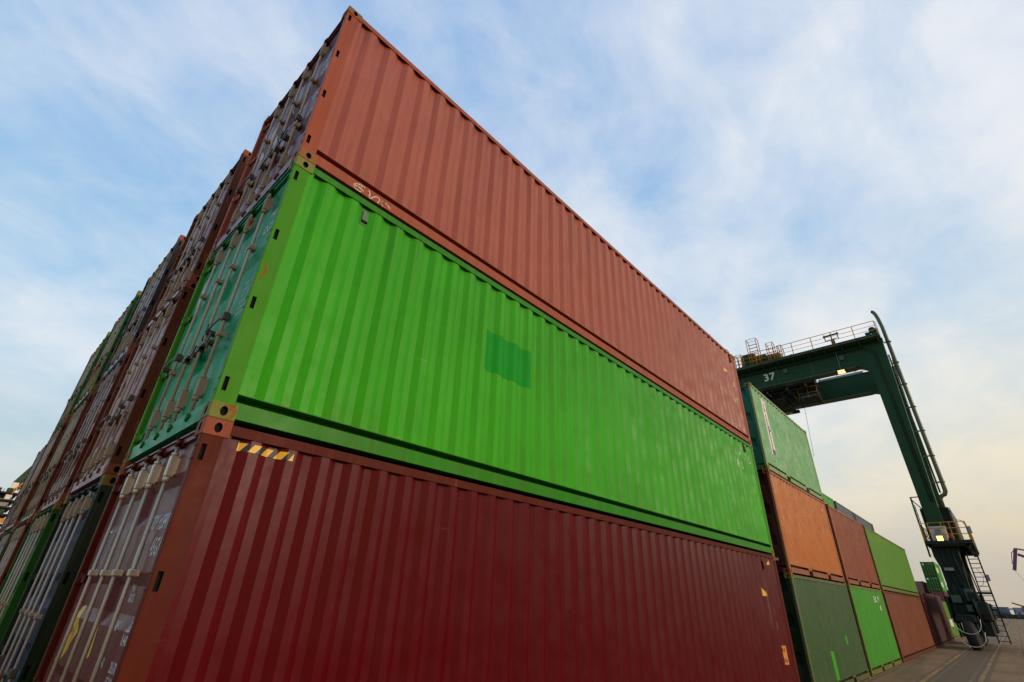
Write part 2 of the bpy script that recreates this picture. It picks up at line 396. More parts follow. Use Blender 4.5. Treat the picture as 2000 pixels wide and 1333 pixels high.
# ------------------------------------------------------------------ container geometry (local: x 0..L from the doors, y 0..W from the lane, z 0..H)
W = 2.438
DEPTH = 0.036
def profile(L):
    """(x, y) folds of a long side wall, outer face at y=.012"""
    o, i = 0.012, 0.012+DEPTH
    pts = [(0.150, o), (0.196, o), (0.205, i), (0.270, i), (0.338, o)]
    x = 0.338; P = 0.275
    n = int((L-0.20-0.075-x)/P)
    P = (L-0.20-0.068-x)/n
    fl = (P-0.136)/2
    for k in range(n):
        pts += [(x+fl, o), (x+fl+0.068, i), (x+2*fl+0.068, i), (x+P, o)]
        x += P
    pts += [(L-0.15, o)]
    return pts
PR = {}
def prof(L):
    if L not in PR: PR[L] = profile(L)
    return PR[L]
def yprof(L, x):
    p = prof(L)
    for (a, ya), (b, yb) in zip(p, p[1:]):
        if a <= x <= b: return ya+(yb-ya)*(x-a)/(b-a)
    return 0.012
def disp(L, x, z, H=2.7):
    """inward sag and dents of a side wall, metres"""
    e = max(0.0, math.sin(math.pi*min(max(z/H, 0), 1)))
    d = 0.0035*e*(1+math.sin(x*1.31+L)+0.6*math.sin(x*3.7+1.0))
    rr_ = random.Random(int(L*7)+3)
    for k in range(int(L)):
        cx, cz, ra, am = rr_.uniform(0.5, L-0.5), rr_.uniform(0.45, 2.2), rr_.uniform(0.12, 0.34), rr_.uniform(0.004, 0.013)
        q = ((x-cx)/ra)**2+((z-cz)/(ra*1.5))**2
        if q < 9: d += am*math.exp(-q)
    return d
RAILT = 0.095    # height of the top rail band
PZ0, PZ1 = 0.215, 0.034
def side_panel_mb(L, H, mirror=False):
    mb = MB(); p = prof(L); z0, z1 = PZ0, H-PZ1
    nz = 14; zs = [z0+(z1-z0)*k/nz for k in range(nz+1)]
    rnd = random.Random(int(L*100+H*10+mirror))
    vs = []
    for x, y in p:
        for j, z in enumerate(zs):
            # slight waviness of the pressed sheet
            dy = 0 if j in (0, len(zs)-1) or x < 0.16 or x > L-0.16 else disp(L, x, z, H)
            vs.append((x, W-(y+dy) if mirror else y+dy, z))
    k = len(zs)
    fs = [(a*k+j, (a+1)*k+j, (a+1)*k+j+1, a*k+j+1) for a in range(len(p)-1) for j in range(k-1)]
    # underside flange of the sheet
    mb.add(vs, fs)
    t = 0.004
    n = len(p)
    low = [(x, (W-y) if mirror else y, z0) for x, y in p]+[(x, (W-0.07) if mirror else 0.07, z0) for x, y in p]
    mb.add(low, [(i, i+1, n+i+1, n+i) for i in range(n-1)])
    return mb
def oval(cx, cz, rx, rz, n=16):
    return [(cx+rx*math.cos(2*math.pi*(k+0.5)/n), cz+rz*math.sin(2*math.pi*(k+0.5)/n)) for k in range(n)]
def holed(mb, rect, ov, P, depth, Pin):
    """rectangle with an oval pocket. P(u,v,d) -> 3-D"""
    u0, u1, v0, v1 = rect; n = len(ov); cx = sum(q[0] for q in ov)/n; cz = sum(q[1] for q in ov)/n
    out = []
    for (u, v) in ov:
        du, dv = u-cx, v-cz
        tu = ((u1-cx)/du if du > 0 else (u0-cx)/du) if abs(du) > 1e-9 else 1e9
        tv = ((v1-cz)/dv if dv > 0 else (v0-cz)/dv) if abs(dv) > 1e-9 else 1e9
        t = min(tu, tv); out.append((cx+du*t, cz+dv*t))
    mb.cur = 0
    vs = [P(u, v, 0) for u, v in out]+[P(u, v, 0) for u, v in ov]
    mb.add(vs, [(i, (i+1) % n, n+(i+1) % n, n+i) for i in range(n)])
    # corner fillers
    for (cu, cv) in ((u0, v0), (u1, v0), (u1, v1), (u0, v1)):
        for i in range(n):
            a, b = out[i], out[(i+1) % n]
            if (abs(a[0]-cu) < 1e-6 and abs(b[1]-cv) < 1e-6 and abs(a[1]-cv) > 1e-6) or (abs(a[1]-cv) < 1e-6 and abs(b[0]-cu) < 1e-6 and abs(a[0]-cu) > 1e-6):
                mb.add([P(*a, 0), P(cu, cv, 0), P(*b, 0)], [(0, 1, 2)])
    mb.cur = 1
    vs = [P(u, v, 0) for u, v in ov]+[P(u, v, depth) for u, v in ov]
    mb.add(vs, [(i, (i+1) % n, n+(i+1) % n, n+i) for i in range(n)]+[tuple(range(n, 2*n))])
    mb.cur = 0
def casting_mb(sx, sy, sz, L, H):
    """corner casting; sx/sy/sz = which corner (0 low side, 1 high side)"""
    mb = MB(); a, b, c = 0.178, 0.162, 0.118
    def T(x, y, z): return (L-x if sx else x, W-y if sy else y, H-z if sz else z)
    # outer long-side face (y=0) with oval, outer end face (x=0) with oval
    e = 0.006
    holed(mb, (e, a, e, c), oval(a*0.52, c*0.52, 0.026, 0.036), lambda u, v, d: T(u, 0+d, v), 0.03, None)
    holed(mb, (e, b, e, c), oval(b*0.5, c*0.52, 0.023, 0.036), lambda u, v, d: T(0+d, u, v), 0.03, None)
    q = lambda vs, f: mb.add([T(*p) for p in vs], f)
    q([(e, 0, e), (0, e, e), (0, e, c), (e, 0, c)], [(0, 1, 2, 3)])
    q([(e, 0, e), (a, 0, e), (a, e, 0), (e, e, 0)], [(0, 1, 2, 3)])
    q([(0, e, e), (e, e, 0), (e, b, 0), (0, b, e)], [(0, 1, 2, 3)])
    q([(e, 0, e), (0, e, e), (e, e, 0)], [(0, 1, 2)])
    q([(e, e, 0), (a, e, 0), (a, b, 0), (e, b, 0)], [(0, 1, 2, 3)])
    q([(0, e, c), (e, 0, c), (a, 0, c), (a, b, c), (0, b, c)], [(0, 1, 2, 3, 4)])
    q([(a, 0, e), (a, 0, c), (a, b, c), (a, b, 0), (a, e, 0)], [(0, 1, 2, 3, 4)])
    q([(0, b, e), (0, b, c), (a, b, c), (a, b, 0), (e, b, 0)], [(0, 1, 2, 3, 4)])
    return mb
def slot_z(H): 
    return [0.26, 0.955, 1.65, 2.355] if H < 2.7 else [0.29, 1.08, 1.87, 2.655]
def post_mb(sx, sy, L, H, slots):
    """corner post, open-box section with hinge pockets on the long side"""
    mb = MB(); z0, z1 = 0.118, H-0.118
    def T(x, y, z): return (L-x if sx else x, W-y if sy else y, z)
    xs = [0.008, 0.030, 0.062, 0.150]; zs = [z0]
    hz = slot_z(H) if slots else []
    for z in hz: zs += [z-0.055, z+0.055]
    zs.append(z1)
    for i in range(3):
        for j in range(len(zs)-1):
            if slots and i == 1 and j % 2 == 1:
                x0, x1, a, b = xs[1], xs[2], zs[j], zs[j+1]; mb.cur = 1; d = 0.035; o = 0.006
                vs = [T(x0, o, a), T(x1, o, a), T(x1, o, b), T(x0, o, b), T(x0, d, a), T(x1, d, a), T(x1, d, b), T(x0, d, b)]
                mb.add(vs, [(0, 1, 5, 4), (1, 2, 6, 5), (2, 3, 7, 6), (3, 0, 4, 7), (4, 5, 6, 7)]); mb.cur = 0
            else:
                mb.add([T(xs[i], 0.006, zs[j]), T(xs[i+1], 0.006, zs[j]), T(xs[i+1], 0.006, zs[j+1]), T(xs[i], 0.006, zs[j+1])], [(0, 1, 2, 3)])
    # front leaf and return, with a rounded fold at the vertical edge
    q = [(0.008, 0.006), (0.004, 0.010), (0.004, 0.062), (0.016, 0.070), (0.060, 0.070)]
    for (xa, ya), (xb, yb) in zip(q, q[1:]):
        mb.add([T(xa, ya, z0), T(xb, yb, z0), T(xb, yb, z1), T(xa, ya, z1)], [(0, 1, 2, 3)])
    # step where the post meets the panel
    q = [(0.150, 0.006), (0.150, 0.05), (0.060, 0.07)]
    for (xa, ya), (xb, yb) in zip(q, q[1:]):
        mb.add([T(xa, ya, z0), T(xb, yb, z0), T(xb, yb, z1), T(xa, ya, z1)], [(0, 1, 2, 3)])
    return mb
def top_rail_mb(L, H, m):
    mb = MB(); Y = (lambda y: W-y) if m else (lambda y: y)
    y = sorted((Y(0.004), Y(0.010))); mb.box(0.150, L-0.150, y[0], y[1], H-RAILT, H-0.022)
    y = sorted((Y(0.010), Y(0.060))); mb.box(0.178, L-0.178, y[0], y[1], H-0.033, H-0.022)
    return mb
def bottom_rail_mb(L, H, m, pockets):
    mb = MB()
    def q(y): return (W-y) if m else y
    poly = [(q(0.006), 0.026), (q(0.006), 0.145), (q(0.115), 0.145), (q(0.115), 0.203), (q(0.003), 0.205), (q(0.003), 0.213), (q(0.13), 0.215), (q(0.13), 0.026)]
    if not pockets:
        mb.prism(poly, 'x', 0.152, L-0.152)
    else:
        c = L/2; xs = [0.178, c-1.03-0.18, c-1.03+0.18, c+1.03-0.18, c+1.03+0.18, L-0.178]
        for i in (0, 2, 4): mb.prism(poly, 'x', xs[i], xs[i+1])
        for i in (1, 3):
            y = sorted((q(0.006), q(0.085))); mb.box(xs[i], xs[i+1], y[0], y[1], 0.150, 0.210)
    return mb
# doors ---------------------------------------------------------------
DX = 0.052
def door_profile(H):
    """(z, x) folds of a door leaf"""
    z0, z1 = 0.175, H-0.135
    pts = [(z0, DX)]
    n = 4 if H > 2.7 else 3; span = z1-z0; pitch = span/n
    for k in range(n):
        c = z0+pitch*(k+0.78) if n < 4 else z0+pitch*(k+0.44)
        pts += [(c-0.165, DX), (c-0.085, DX+0.036), (c+0.085, DX+0.036), (c+0.165, DX)]
    pts += [(z1, DX)]
    return pts
def xdoor(H, z):
    p = door_profile(H)
    for (a, xa), (b, xb) in zip(p, p[1:]):
        if a <= z <= b: return xa+(xb-xa)*(z-a)/(b-a)
    return DX
def door_mb(H, y0, y1):
    mb = MB(); p = door_profile(H); b = 0.075
    ys = [y0, y0+b, y0+b+0.03, y1-b-0.03, y1-b, y1]
    def X(i, x): return DX if i in (0, 1, 4, 5) else x
    vs = [(X(i, x), y, z) for z, x in p for i, y in enumerate(ys)]
    k = len(ys)
    mb.add(vs, [(a*k+i, a*k+i+1, (a+1)*k+i+1, (a+1)*k+i) for a in range(len(p)-1) for i in range(k-1)])
    z0, z1 = p[0][0], p[-1][0]
    mb.add([(DX, y0, z0), (DX, y1, z0), (DX+.06, y1, z0), (DX+.06, y0, z0)], [(0, 1, 2, 3)])
    mb.add([(DX, y0, z1), (DX, y1, z1), (DX+.06, y1, z1), (DX+.06, y0, z1)], [(0, 1, 2, 3)])
    for y in (y0, y1): mb.add([(DX, y, z0), (DX, y, z1), (DX+.06, y, z1), (DX+.06, y, z0)], [(0, 1, 2, 3)])
    return mb
def seal_mb(H, y0, y1):
    mb = MB()
    for z in (0.150, H-0.135): mb.box(DX+0.001, DX+0.02, y0-0.012, y1+0.012, z, z+0.025)
    for y in (y0-0.014, y1+0.002): mb.box(DX+0.003, DX+0.02, y, y+0.012, 0.150, H-0.110)
    return mb
def rod_mb(H, y, clamps):
    """locking rod with bearing boxes, clamps and cams; slot 0 rod, slot 1 brackets, slot 2 cams"""
    mb = MB(); x = DX-0.034; r = 0.0138
    mb.tube([(x, y, 0.085), (x, y, H-0.075)], r, 12)
    mb.cur = 1
    for zc, hh in ((0.36, 0.078), (H-0.27, 0.078)):
        mb.cbox(x-0.024, DX+0.002, y-0.026, y+0.026, zc-hh, zc+hh, 0.007)
        mb.tube([(x, y, zc-hh-0.035), (x, y, zc-hh)], 0.024, 12)
        mb.tube([(x, y, zc+hh), (x, y, zc+hh+0.02)], 0.024, 12)
        mb.box(DX-0.006, DX+0.001, y-0.058, y+0.058, zc-hh+0.02, zc+hh-0.02)
    for zc in clamps:
        mb.cbox(x-0.023, DX+0.002, y-0.030, y+0.030, zc-0.022, zc+0.022, 0.006)
        mb.box(DX-0.005, DX+0.001, y-0.052, y+0.052, zc-0.02, zc+0.02)
    mb.cur = 2
    for zc, s in ((0.105, -1), (H-0.095, 1)):
        mb.tube([(x, y, zc-0.03), (x, y, zc+0.03)], 0.023, 10)
        mb.cbox(x-0.02, x+0.045, y-0.062, y+0.012, zc-0.012, zc+0.012, 0.004)
        mb.box(x+0.01, DX+0.01, y-0.075, y-0.045, zc-0.032, zc+0.032)
        mb.box(x+0.01, DX+0.01, y+0.022, y+0.050, zc-0.032, zc+0.032)
    return mb
def handle_mb(y, z, s):
    mb = MB(); x = DX-0.034
    mb.cbox(x-0.028, x+0.028, y-0.03, y+0.03, z-0.04, z+0.04, 0.008)
    mb.bar((x-0.024, y, z), (x-0.030, y+s*0.16, z-0.01), 0.010, 0.026)
    mb.bar((x-0.030, y+s*0.16, z-0.01), (x-0.030, y+s*0.36, z-0.05), 0.010, 0.020)
    # catch and retainer
    mb.cbox(x-0.036, DX, y+s*0.32-0.035, y+s*0.32+0.035, z-0.07, z-0.035, 0.004)
    mb.bar((x-0.040, y+s*0.30, z-0.06), (x-0.036, y+s*0.34, z+0.03), 0.012, 0.03)
    mb.tube([(x-0.038, y+s*0.36, z-0.075), (x-0.038, y+s*0.36, z-0.10), (x-0.03, y+s*0.37, z-0.13)], 0.006, 6)
    return mb
def hinge_mb(z, left):
    mb = MB()
    def Y(y): return W-y if left else y
    a, b = sorted((Y(0.074), Y(0.205)))
    mb.cbox(DX-0.018, DX+0.002, a, b, z-0.036, z+0.036, 0.005)
    mb.tube([(DX-0.018, Y(0.078), z-0.05), (DX-0.018, Y(0.078), z+0.05)], 0.016, 10)
    a, b = sorted((Y(0.010), Y(0.070)))
    mb.cbox(0.0, DX-0.02, a, b, z+0.038, z+0.052, 0.003); mb.cbox(0.0, DX-0.02, a, b, z-0.052, z-0.038, 0.003)
    return mb
RODS = [0.565, 1.025, 1.413, 1.873]

CONT_GROUP = 'stacked shipping containers'
def container(loc, L, H, body, frame, door, label, rod='dull_rod_steel', bracket='weathered_bracket', cast='casting_red',
              clamps=None, doors=True, pockets=False, cam=None, rail=None, detail=2, group=CONT_GROUP, name='shipping_container', slots=True, yaw=0):
    t = thing(name, label, 'container', loc, group, yaw)
    kL = (L, H)
    for m in (0, 1):
        t2 = obj('side_panel', lambda: side_panel_mb(L, H, bool(m)), body, t, ('side', kL, m))
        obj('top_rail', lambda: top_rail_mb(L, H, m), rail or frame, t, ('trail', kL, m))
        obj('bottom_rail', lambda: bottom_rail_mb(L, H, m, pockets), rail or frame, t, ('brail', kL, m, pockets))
    for sx in (0, 1):
        for sy in (0, 1):
            for sz in (0, 1):
                obj('corner_casting', lambda: casting_mb(sx, sy, sz, L, H), [cast, 'hollow_dark'], t, ('cast', kL, sx, sy, sz))
            obj('corner_post', lambda: post_mb(sx, sy, L, H, slots and not sx), [frame, 'hollow_dark'], t, ('post', kL, sx, sy, slots and not sx))
    def roof():
        mb = MB(); n = int(L/0.21); x0 = 0.15; P = (L-0.3)/n; vs = []
        for k in range(n):
            for dx, dz in ((0, 0), (0.35, 0), (0.5, 0.016), (0.85, 0.016)): vs.append((x0+P*(k+dx), dz))
        vs.append((L-0.15, 0))
        v3 = [(x, y, H-0.052+z) for x, z in vs for y in (0.055, W-0.055)]
        mb.add(v3, [(2*i, 2*i+2, 2*i+3, 2*i+1) for i in range(len(vs)-1)])
        return mb
    obj('roof', roof, body, t, ('roof', kL))
    def under():
        mb = MB(); mb.box(0.16, L-0.16, 0.09, W-0.09, 0.10, 0.15)
        n = int(L/0.6)
        for k in range(n): mb.box(0.3+k*0.6, 0.35+k*0.6, 0.09, W-0.09, 0.03, 0.10)
        return mb
    obj('floor', under, 'hollow_dark', t, ('floor', kL))
    def endp():   # plain end wall with upright pressed folds
        mb = MB(); n = 9; P = (W-0.16-0.075*2)/n; x0 = L-0.02; vs = []
        y = 0.15
        vs.append((x0, 0.07))
        for k in range(n): vs += [(x0, y), (x0-0.04, y+P*0.25), (x0-0.04, y+P*0.5), (x0, y+P*0.75)]; y += P
        vs.append((x0, W-0.07))
        v3 = [(x, yy, z) for x, yy in vs for z in (0.14, H-0.09)]
        mb.add(v3, [(2*i, 2*i+2, 2*i+3, 2*i+1) for i in range(len(vs)-1)]); return mb
    obj('end_wall', endp, body, t, ('endw', kL))
    def endr():
        mb = MB()
        for z0, z1 in ((0.014, 0.14), (H-0.09, H-0.012)): mb.box(L-0.07, L-0.008, 0.162, W-0.162, z0, z1)
        return mb
    obj('end_rail', endr, frame, t, ('endr', kL))
    obj('door_sill', lambda: (lambda mb: (mb.box(0.012, 0.15, 0.162, W-0.162, 0.014, 0.148), mb)[1])(MB()), door, t, ('sill', kL))
    obj('door_header', lambda: (lambda mb: (mb.box(0.026, 0.12, 0.162, W-0.162, H-0.112, H-0.058), mb.box(0.010, 0.026, 0.162, W-0.162, H-0.070, H-0.058), mb)[2])(MB()), door, t, ('head', kL))
    if doors:
        cl = clamps if clamps is not None else [H*0.5]
        spans = ((0.085, 1.208), (1.230, W-0.085))
        hz = slot_z(H)
        for d, (y0, y1) in enumerate(spans):
            do = obj('door', lambda: door_mb(H, y0, y1), door, t, ('door', H, d))
            obj('door_seal', lambda: seal_mb(H, y0, y1), 'rubber_seal', do, ('seal', H, d))
            for k, y in enumerate(RODS[2*d:2*d+2]):
                obj('lock_rod', lambda: rod_mb(H, y, cl), [rod, bracket, cam or frame], do, ('rod', H, d, k, tuple(cl)))
                if detail > 0:
                    zz = (1.02 if k == d else 0.86); s = 1 if d == 0 else -1
                    if k == d: s = -s if False else s
                    obj('door_handle', lambda: handle_mb(y, zz, s if k == 0 else -s), 'handle_steel', do, ('hand', H, d, k))
            for z in hz:
                obj('hinge', lambda: hinge_mb(z, d == 1), frame, do, ('hinge', H, d, z))
        t['_d'] = 0
        del t['_d']
    else:
        def blank():
            mb = MB(); p = door_profile(H)
            ys = [0.07, 0.16, 0.19, W-0.19, W-0.16, W-0.07]
            vs = [((0.03 if i in (0, 1, 4, 5) else x-0.022+(0.03 if x > DX else 0)), y, z) for z, x in p for i, y in enumerate(ys)]
            k = len(ys); mb.add(vs, [(a*k+i, a*k+i+1, (a+1)*k+i+1, (a+1)*k+i) for a in range(len(p)-1) for i in range(k-1)]); return mb
        obj('front_wall', blank, door, t, ('blank', kL))
    return t
def kids(t, name): return [c for c in t.children if c.name.split('.')[0] == name]

# marks laid on walls and doors
def side_rect(t, L, x0, x1, z0, z1, mat, name='sticker', poly=None, eps=0.0025):
    eps += 0.001
    pan = kids(t, 'side_panel')[0]
    q = poly or [(x0, z0), (x1, z0), (x1, z1), (x0, z1)]
    mb = conform(q, [tuple(range(len(q)))], lambda x, z: (x, yprof(L, x)-eps+disp(L, x, z), z), [p[0] for p in prof(L)], step=0.12)
    return obj(name, mb, mat, pan, recalc=False, weld=False)
def side_text(t, L, s, x, z, h, mat='white_marking', sx=1.0, spacing=1.0, vertical=False, name='lettering', eps=0.003, rot=False):
    pan = kids(t, 'side_panel')[0]
    if vertical:
        vs, fs = [], []
        for k, ch in enumerate(s):
            if ch == ' ': continue
            v, f = text2d(ch, h, sx); w = max(a for a, b in v); o = len(vs)
            vs += [(a+x-w/2, b+z-k*h*1.45*spacing) for a, b in v]; fs += [tuple(i+o for i in q) for q in f]
    elif rot:
        v, fs = text2d(s, h, sx, spacing); vs = [(x-b, z-a) if False else (x+b, z-a) for a, b in v]
        vs = [(x-bb*-1 if False else x+bb, zz) for (bb, zz) in [(b, z-a) for a, b in v]]
    else:
        v, fs = text2d(s, h, sx, spacing); vs = [(a+x, b+z) for a, b in v]
    mb = conform(vs, fs, lambda a, b: (a, yprof(L, a)-eps+disp(L, a, b), b), [p[0] for p in prof(L)], step=0.12)
    return obj(name, mb, mat, pan, recalc=False, weld=False)
def door_shape(t, H, d, polys, mat, name='sticker', eps=0.0025):
    dr = kids(t, 'door')[d]; vs = []; fs = []
    for q in polys:
        o = len(vs); vs += q; fs.append(tuple(range(o, o+len(q))))
    mb = conform(vs, fs, lambda y, z: (xdoor(H, z)-eps, y, z), [p[0] for p in door_profile(H)], 1)
    return obj(name, mb, mat, dr, recalc=False, weld=False)
def door_text(t, H, d, s, y, z, h, mat='white_marking', sx=0.75, name='lettering', eps=0.003):
    dr = kids(t, 'door')[d]
    v, fs = text2d(s, h, sx, 1.08); vs = [(y-a, z+b) for a, b in v]
    mb = conform(vs, fs, lambda yy, zz: (xdoor(H, zz)-eps, yy, zz), [p[0] for p in door_profile(H)], 1)
    return obj(name, mb, mat, dr, recalc=False, weld=False)
def ell(cy, cz, ry, rz, n=24): return [(cy+ry*math.cos(2*math.pi*k/n), cz+rz*math.sin(2*math.pi*k/n)) for k in range(n)]
def rect(y0, y1, z0, z1): return [(y0, z0), (y1, z0), (y1, z1), (y0, z1)]
def vent(t, L, H, x, z, mat, name='vent_cover'):
    mb = MB(); y = yprof(L, x)
    mb.cbox(x-0.035, x+0.035, y-0.022, y+0.002, z-0.07, z+0.05, 0.004)
    mb.box(x-0.045, x+0.045, y-0.004, y+0.001, z-0.115, z+0.085)
    mb.cur = 1; mb.box(x-0.032, x+0.032, y-0.018, y-0.003, z-0.088, z-0.068)
    return obj(name, mb, [mat, 'hollow_dark'], kids(t, 'side_panel')[0])

L40, L20 = 12.192, 6.058
HC, HS = 2.896, 2.591
PY = 3.1816
Z1, Z2 = HC, HC+HS
# ================================================================== near block, first row
c11 = container((0, 0, 0), L40, HC, 'maroon_paint', 'maroon_frame', 'maroon_door',
    'dark maroon container at the bottom of the nearest stack, with yellow and black tape', 'galvanised_steel', 'bright_bracket',
    'casting_red', clamps=[1.915], cam='maroon_frame')
c12 = container((0, 0, Z1), L40, HS, 'bright_green_paint', 'bright_green_frame', 'teal_green_door',
    'bright green container with teal doors in the middle of the nearest stack', 'dull_rod_steel', 'weathered_bracket',
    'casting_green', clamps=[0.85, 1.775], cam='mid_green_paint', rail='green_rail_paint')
c13 = container((0, 0, Z2), L40, 2.560, 'rust_red_paint', 'rust_red_frame', 'purple_red_door',
    'faded rust red container on top of the nearest stack, against the sky', 'dull_rod_steel', 'weathered_bracket',
    'rusty_casting', clamps=[0.9, 1.7], cam='brown_paint')

# marks on the maroon container
H = HC
tape = []
x0, x1, zt, zb = 0.262, 0.662, 2.775, 2.715
side_rect(c11, L40, x0, x1, zb, zt, 'yellow_sticker', 'hazard_tape')
for k in range(4):
    a = x0+0.018+k*0.100
    side_rect(c11, L40, 0, 0, 0, 0, 'black_ink', 'tape_stripe', poly=[(a, zb), (a+0.045, zb), (min(a+0.085, x1), zt), (a+0.040, zt)], eps=0.004)
door_text(c11, H, 0, 'FCIU', 0.755, 2.185, 0.11, sx=0.60); door_text(c11, H, 0, '928415', 0.488, 2.185, 0.11, sx=0.58)
door_text(c11, H, 0, '45G1', 0.455, 2.02, 0.11, sx=0.56)
door_text(c11, H, 0, 'MAX', 0.72, 1.80, 0.05, sx=0.6); door_text(c11, H, 0, 'GROSS', 0.72, 1.74, 0.05, sx=0.6)
door_text(c11, H, 0, '32,500 KG', 0.385, 1.795, 0.056, sx=0.62); door_text(c11, H, 0, '71,650 LB', 0.385, 1.725, 0.056, sx=0.62)
door_text(c11, H, 0, 'TARE', 0.70, 1.58, 0.05, sx=0.6)
door_text(c11, H, 0, '3,830 KG', 0.37, 1.59, 0.056, sx=0.62); door_text(c11, H, 0, '8,440 LB', 0.37, 1.52, 0.056, sx=0.62)
door_text(c11, H, 0, 'PAYLOAD', 0.78, 1.38, 0.05, sx=0.55)
door_text(c11, H, 0, '28,670 KG', 0.42, 1.375, 0.056, sx=0.62); door_text(c11, H, 0, '63,210 LB', 0.42, 1.30, 0.056, sx=0.62)
door_text(c11, H, 0, 'CU. CAP.', 0.70, 1.16, 0.045, sx=0.55); door_text(c11, H, 0, '76.3 CU.M', 0.40, 1.16, 0.045, sx=0.62)
door_shape(c11, H, 1, [rect(1.93, 2.16, 1.93, 2.25)], 'white_plain', 'emblem_border', 0.002)
door_shape(c11, H, 1, [rect(1.945, 2.145, 1.945, 2.235)], 'blue_ink', 'emblem', 0.004)
door_shape(c11, H, 1, [[(1.96, 2.0), (2.05, 2.02), (2.12, 2.14), (2.04, 2.10)], [(1.96, 1.96), (2.10, 1.97), (2.07, 1.995), (1.98, 1.985)]], 'yellow_sticker', 'emblem_stripe', 0.006)
door_shape(c11, H, 1, [[(2.10, 1.66), (1.98, 1.68), (1.72, 1.50), (1.84, 1.41)], [(1.86, 1.53), (1.97, 1.47), (2.18, 1.28), (2.08, 1.23), (1.83, 1.38)]], 'yellow_sticker', 'height_mark')
door_shape(c11, H, 0, [[(1.20, 1.56), (1.10, 1.58), (1.04, 1.40), (1.14, 1.37)]], 'yellow_sticker', 'height_mark')
door_shape(c11, H, 0, [rect(0.66, 0.80, 1.98, 2.10)], 'blue_sticker', 'round_sticker')
door_shape(c11, H, 1, [rect(1.76, 1.85, 1.785, 1.805)], 'white_marking', 'small_label')
side_rect(c11, L40, 0, 0, 0, 0, 'yellow_sticker', 'warning_triangle', poly=[(11.00, 2.03), (11.20, 2.03), (10.99, 2.20)])
side_text(c11, L40, 'MAXIMUM GROSS WEIGHT 32500 KG', 11.225, 2.45, 0.05, sx=0.85, spacing=1.0, rot=True)
side_text(c11, L40, 'UNIT 928415', 11.50, 2.44, 0.05, sx=0.7, rot=True)
side_rect(c11, L40, 11.50, 11.56, 1.69, 1.83, 'orange_sticker')
side_rect(c11, L40, 11.485, 11.56, 1.41, 1.565, 'white_marking', 'data_label')
side_rect(c11, L40, 11.44, 11.72, 0.80, 1.13, 'orange_sticker', 'placard')
side_text(c11, L40, 'UN', 11.50, 1.02, 0.07, 'black_ink', sx=0.9, eps=0.006); side_text(c11, L40, '36', 11.56, 0.84, 0.07, 'black_ink', sx=0.9, eps=0.006)
side_rect(c11, L40, 0, 0, 0, 0, 'yellow_sticker', 'warning_mark', poly=[(11.58, 2.66), (11.72, 2.66), (11.66, 2.76)])
vent(c11, L40, H, 11.33, 2.66, 'maroon_paint')
# marks on the green container (local z = world - Z1)
H = HS
side_rect(c12, L40, 2.612, 3.43, 1.32, 1.845, 'patch_green', 'repainted_patch', eps=0.002)
vent(c12, L40, H, 0.797, 2.40, 'pale_green_paint')
vent(c12, L40, H, 11.62, 2.40, 'pale_green_paint')
xs = [10.385, 10.66, 10.92, 11.16, 11.46, 11.81]
for ch, x in zip('408432', xs): side_text(c12, L40, ch, x-0.06, 2.06, 0.19, sx=0.95)
for ch, x in zip('42', (11.0, 11.26)): side_text(c12, L40, ch, x-0.06, 1.84, 0.17, sx=0.95)
side_text(c12, L40, 'KGS', 11.80, 1.77, 0.05, sx=0.8, rot=True)
side_rect(c12, L40, 11.795, 11.85, 1.33, 1.50, 'yellow_sticker')
door_text(c12, H, 0, 'EMCU', 0.90, 1.86, 0.10, sx=0.60); door_text(c12, H, 0, '1432', 0.40, 2.04, 0.10, sx=0.62)
door_text(c12, H, 0, '42G1', 0.46, 1.86, 0.10, sx=0.66)
rows = ['MAX.GR.  30,480 KG', '         67,200 LB', 'TARE      3,700 KG', '          8,160 LB', 'NET      26,780 KG', '         59,040 LB', 'CU.CAP.  67.6 CU.M', '         2,387 CU.FT']
for k, s in enumerate(rows): door_text(c12, H, 0, s.strip(), 0.43, 1.43-k*0.066, 0.038, sx=0.55)
door_shape(c12, H, 1, [ell(2.09, 1.955, 0.125, 0.25)], 'white_plain', 'emblem', 0.003)
door_shape(c12, H, 1, [ell(2.09, 1.80, 0.05, 0.06), rect(2.04, 2.16, 1.90, 1.935), rect(2.05, 2.10, 1.96, 2.03), rect(2.12, 2.15, 2.0, 2.10)], 'green_ink', 'emblem_figure', 0.005)
door_shape(c12, H, 0, [ell(0.155, 0.23, 0.045, 0.055)], 'white_plain', 'round_sticker', 0.003)
door_shape(c12, H, 0, [ell(0.155, 0.23, 0.020, 0.028, 12)], 'red_ink', 'sticker_figure', 0.005)
door_text(c12, H, 0, '7', 0.85, 1.10, 0.07, sx=0.7)
# marks on the top container (local z = world - Z2)
H = 2.560
side_rect(c13, L40, 0, 0, 0, 0, 'yellow_sticker', 'warning_triangle', poly=[(11.25, 1.80), (11.44, 1.80), (11.26, 1.92)])
side_rect(c13, L40, 11.825, 11.87, 1.53, 1.68, 'yellow_sticker')
side_rect(c13, L40, 11.80, 11.86, 1.13, 1.20, 'white_marking', 'small_label')
vent(c13, L40, H, 11.90, 2.37, 'rust_red_paint')
side_text(c13, L40, 'EIS', 11.60, 1.10, 0.05, sx=0.8, rot=True)
door_text(c13, H, 0, '476098', 0.46, 1.86, 0.10, sx=0.62); door_text(c13, H, 0, '4310', 0.42, 1.66, 0.10, sx=0.60)
door_text(c13, H, 0, '32,500', 0.40, 1.46, 0.06, sx=0.62); door_text(c13, H, 0, '8,245', 0.40, 1.20, 0.09, sx=0.60)
door_text(c13, H, 0, 'KGS', 0.80, 1.22, 0.06, sx=0.6); door_text(c13, H, 0, 'TARE', 0.95, 1.30, 0.06, sx=0.6)
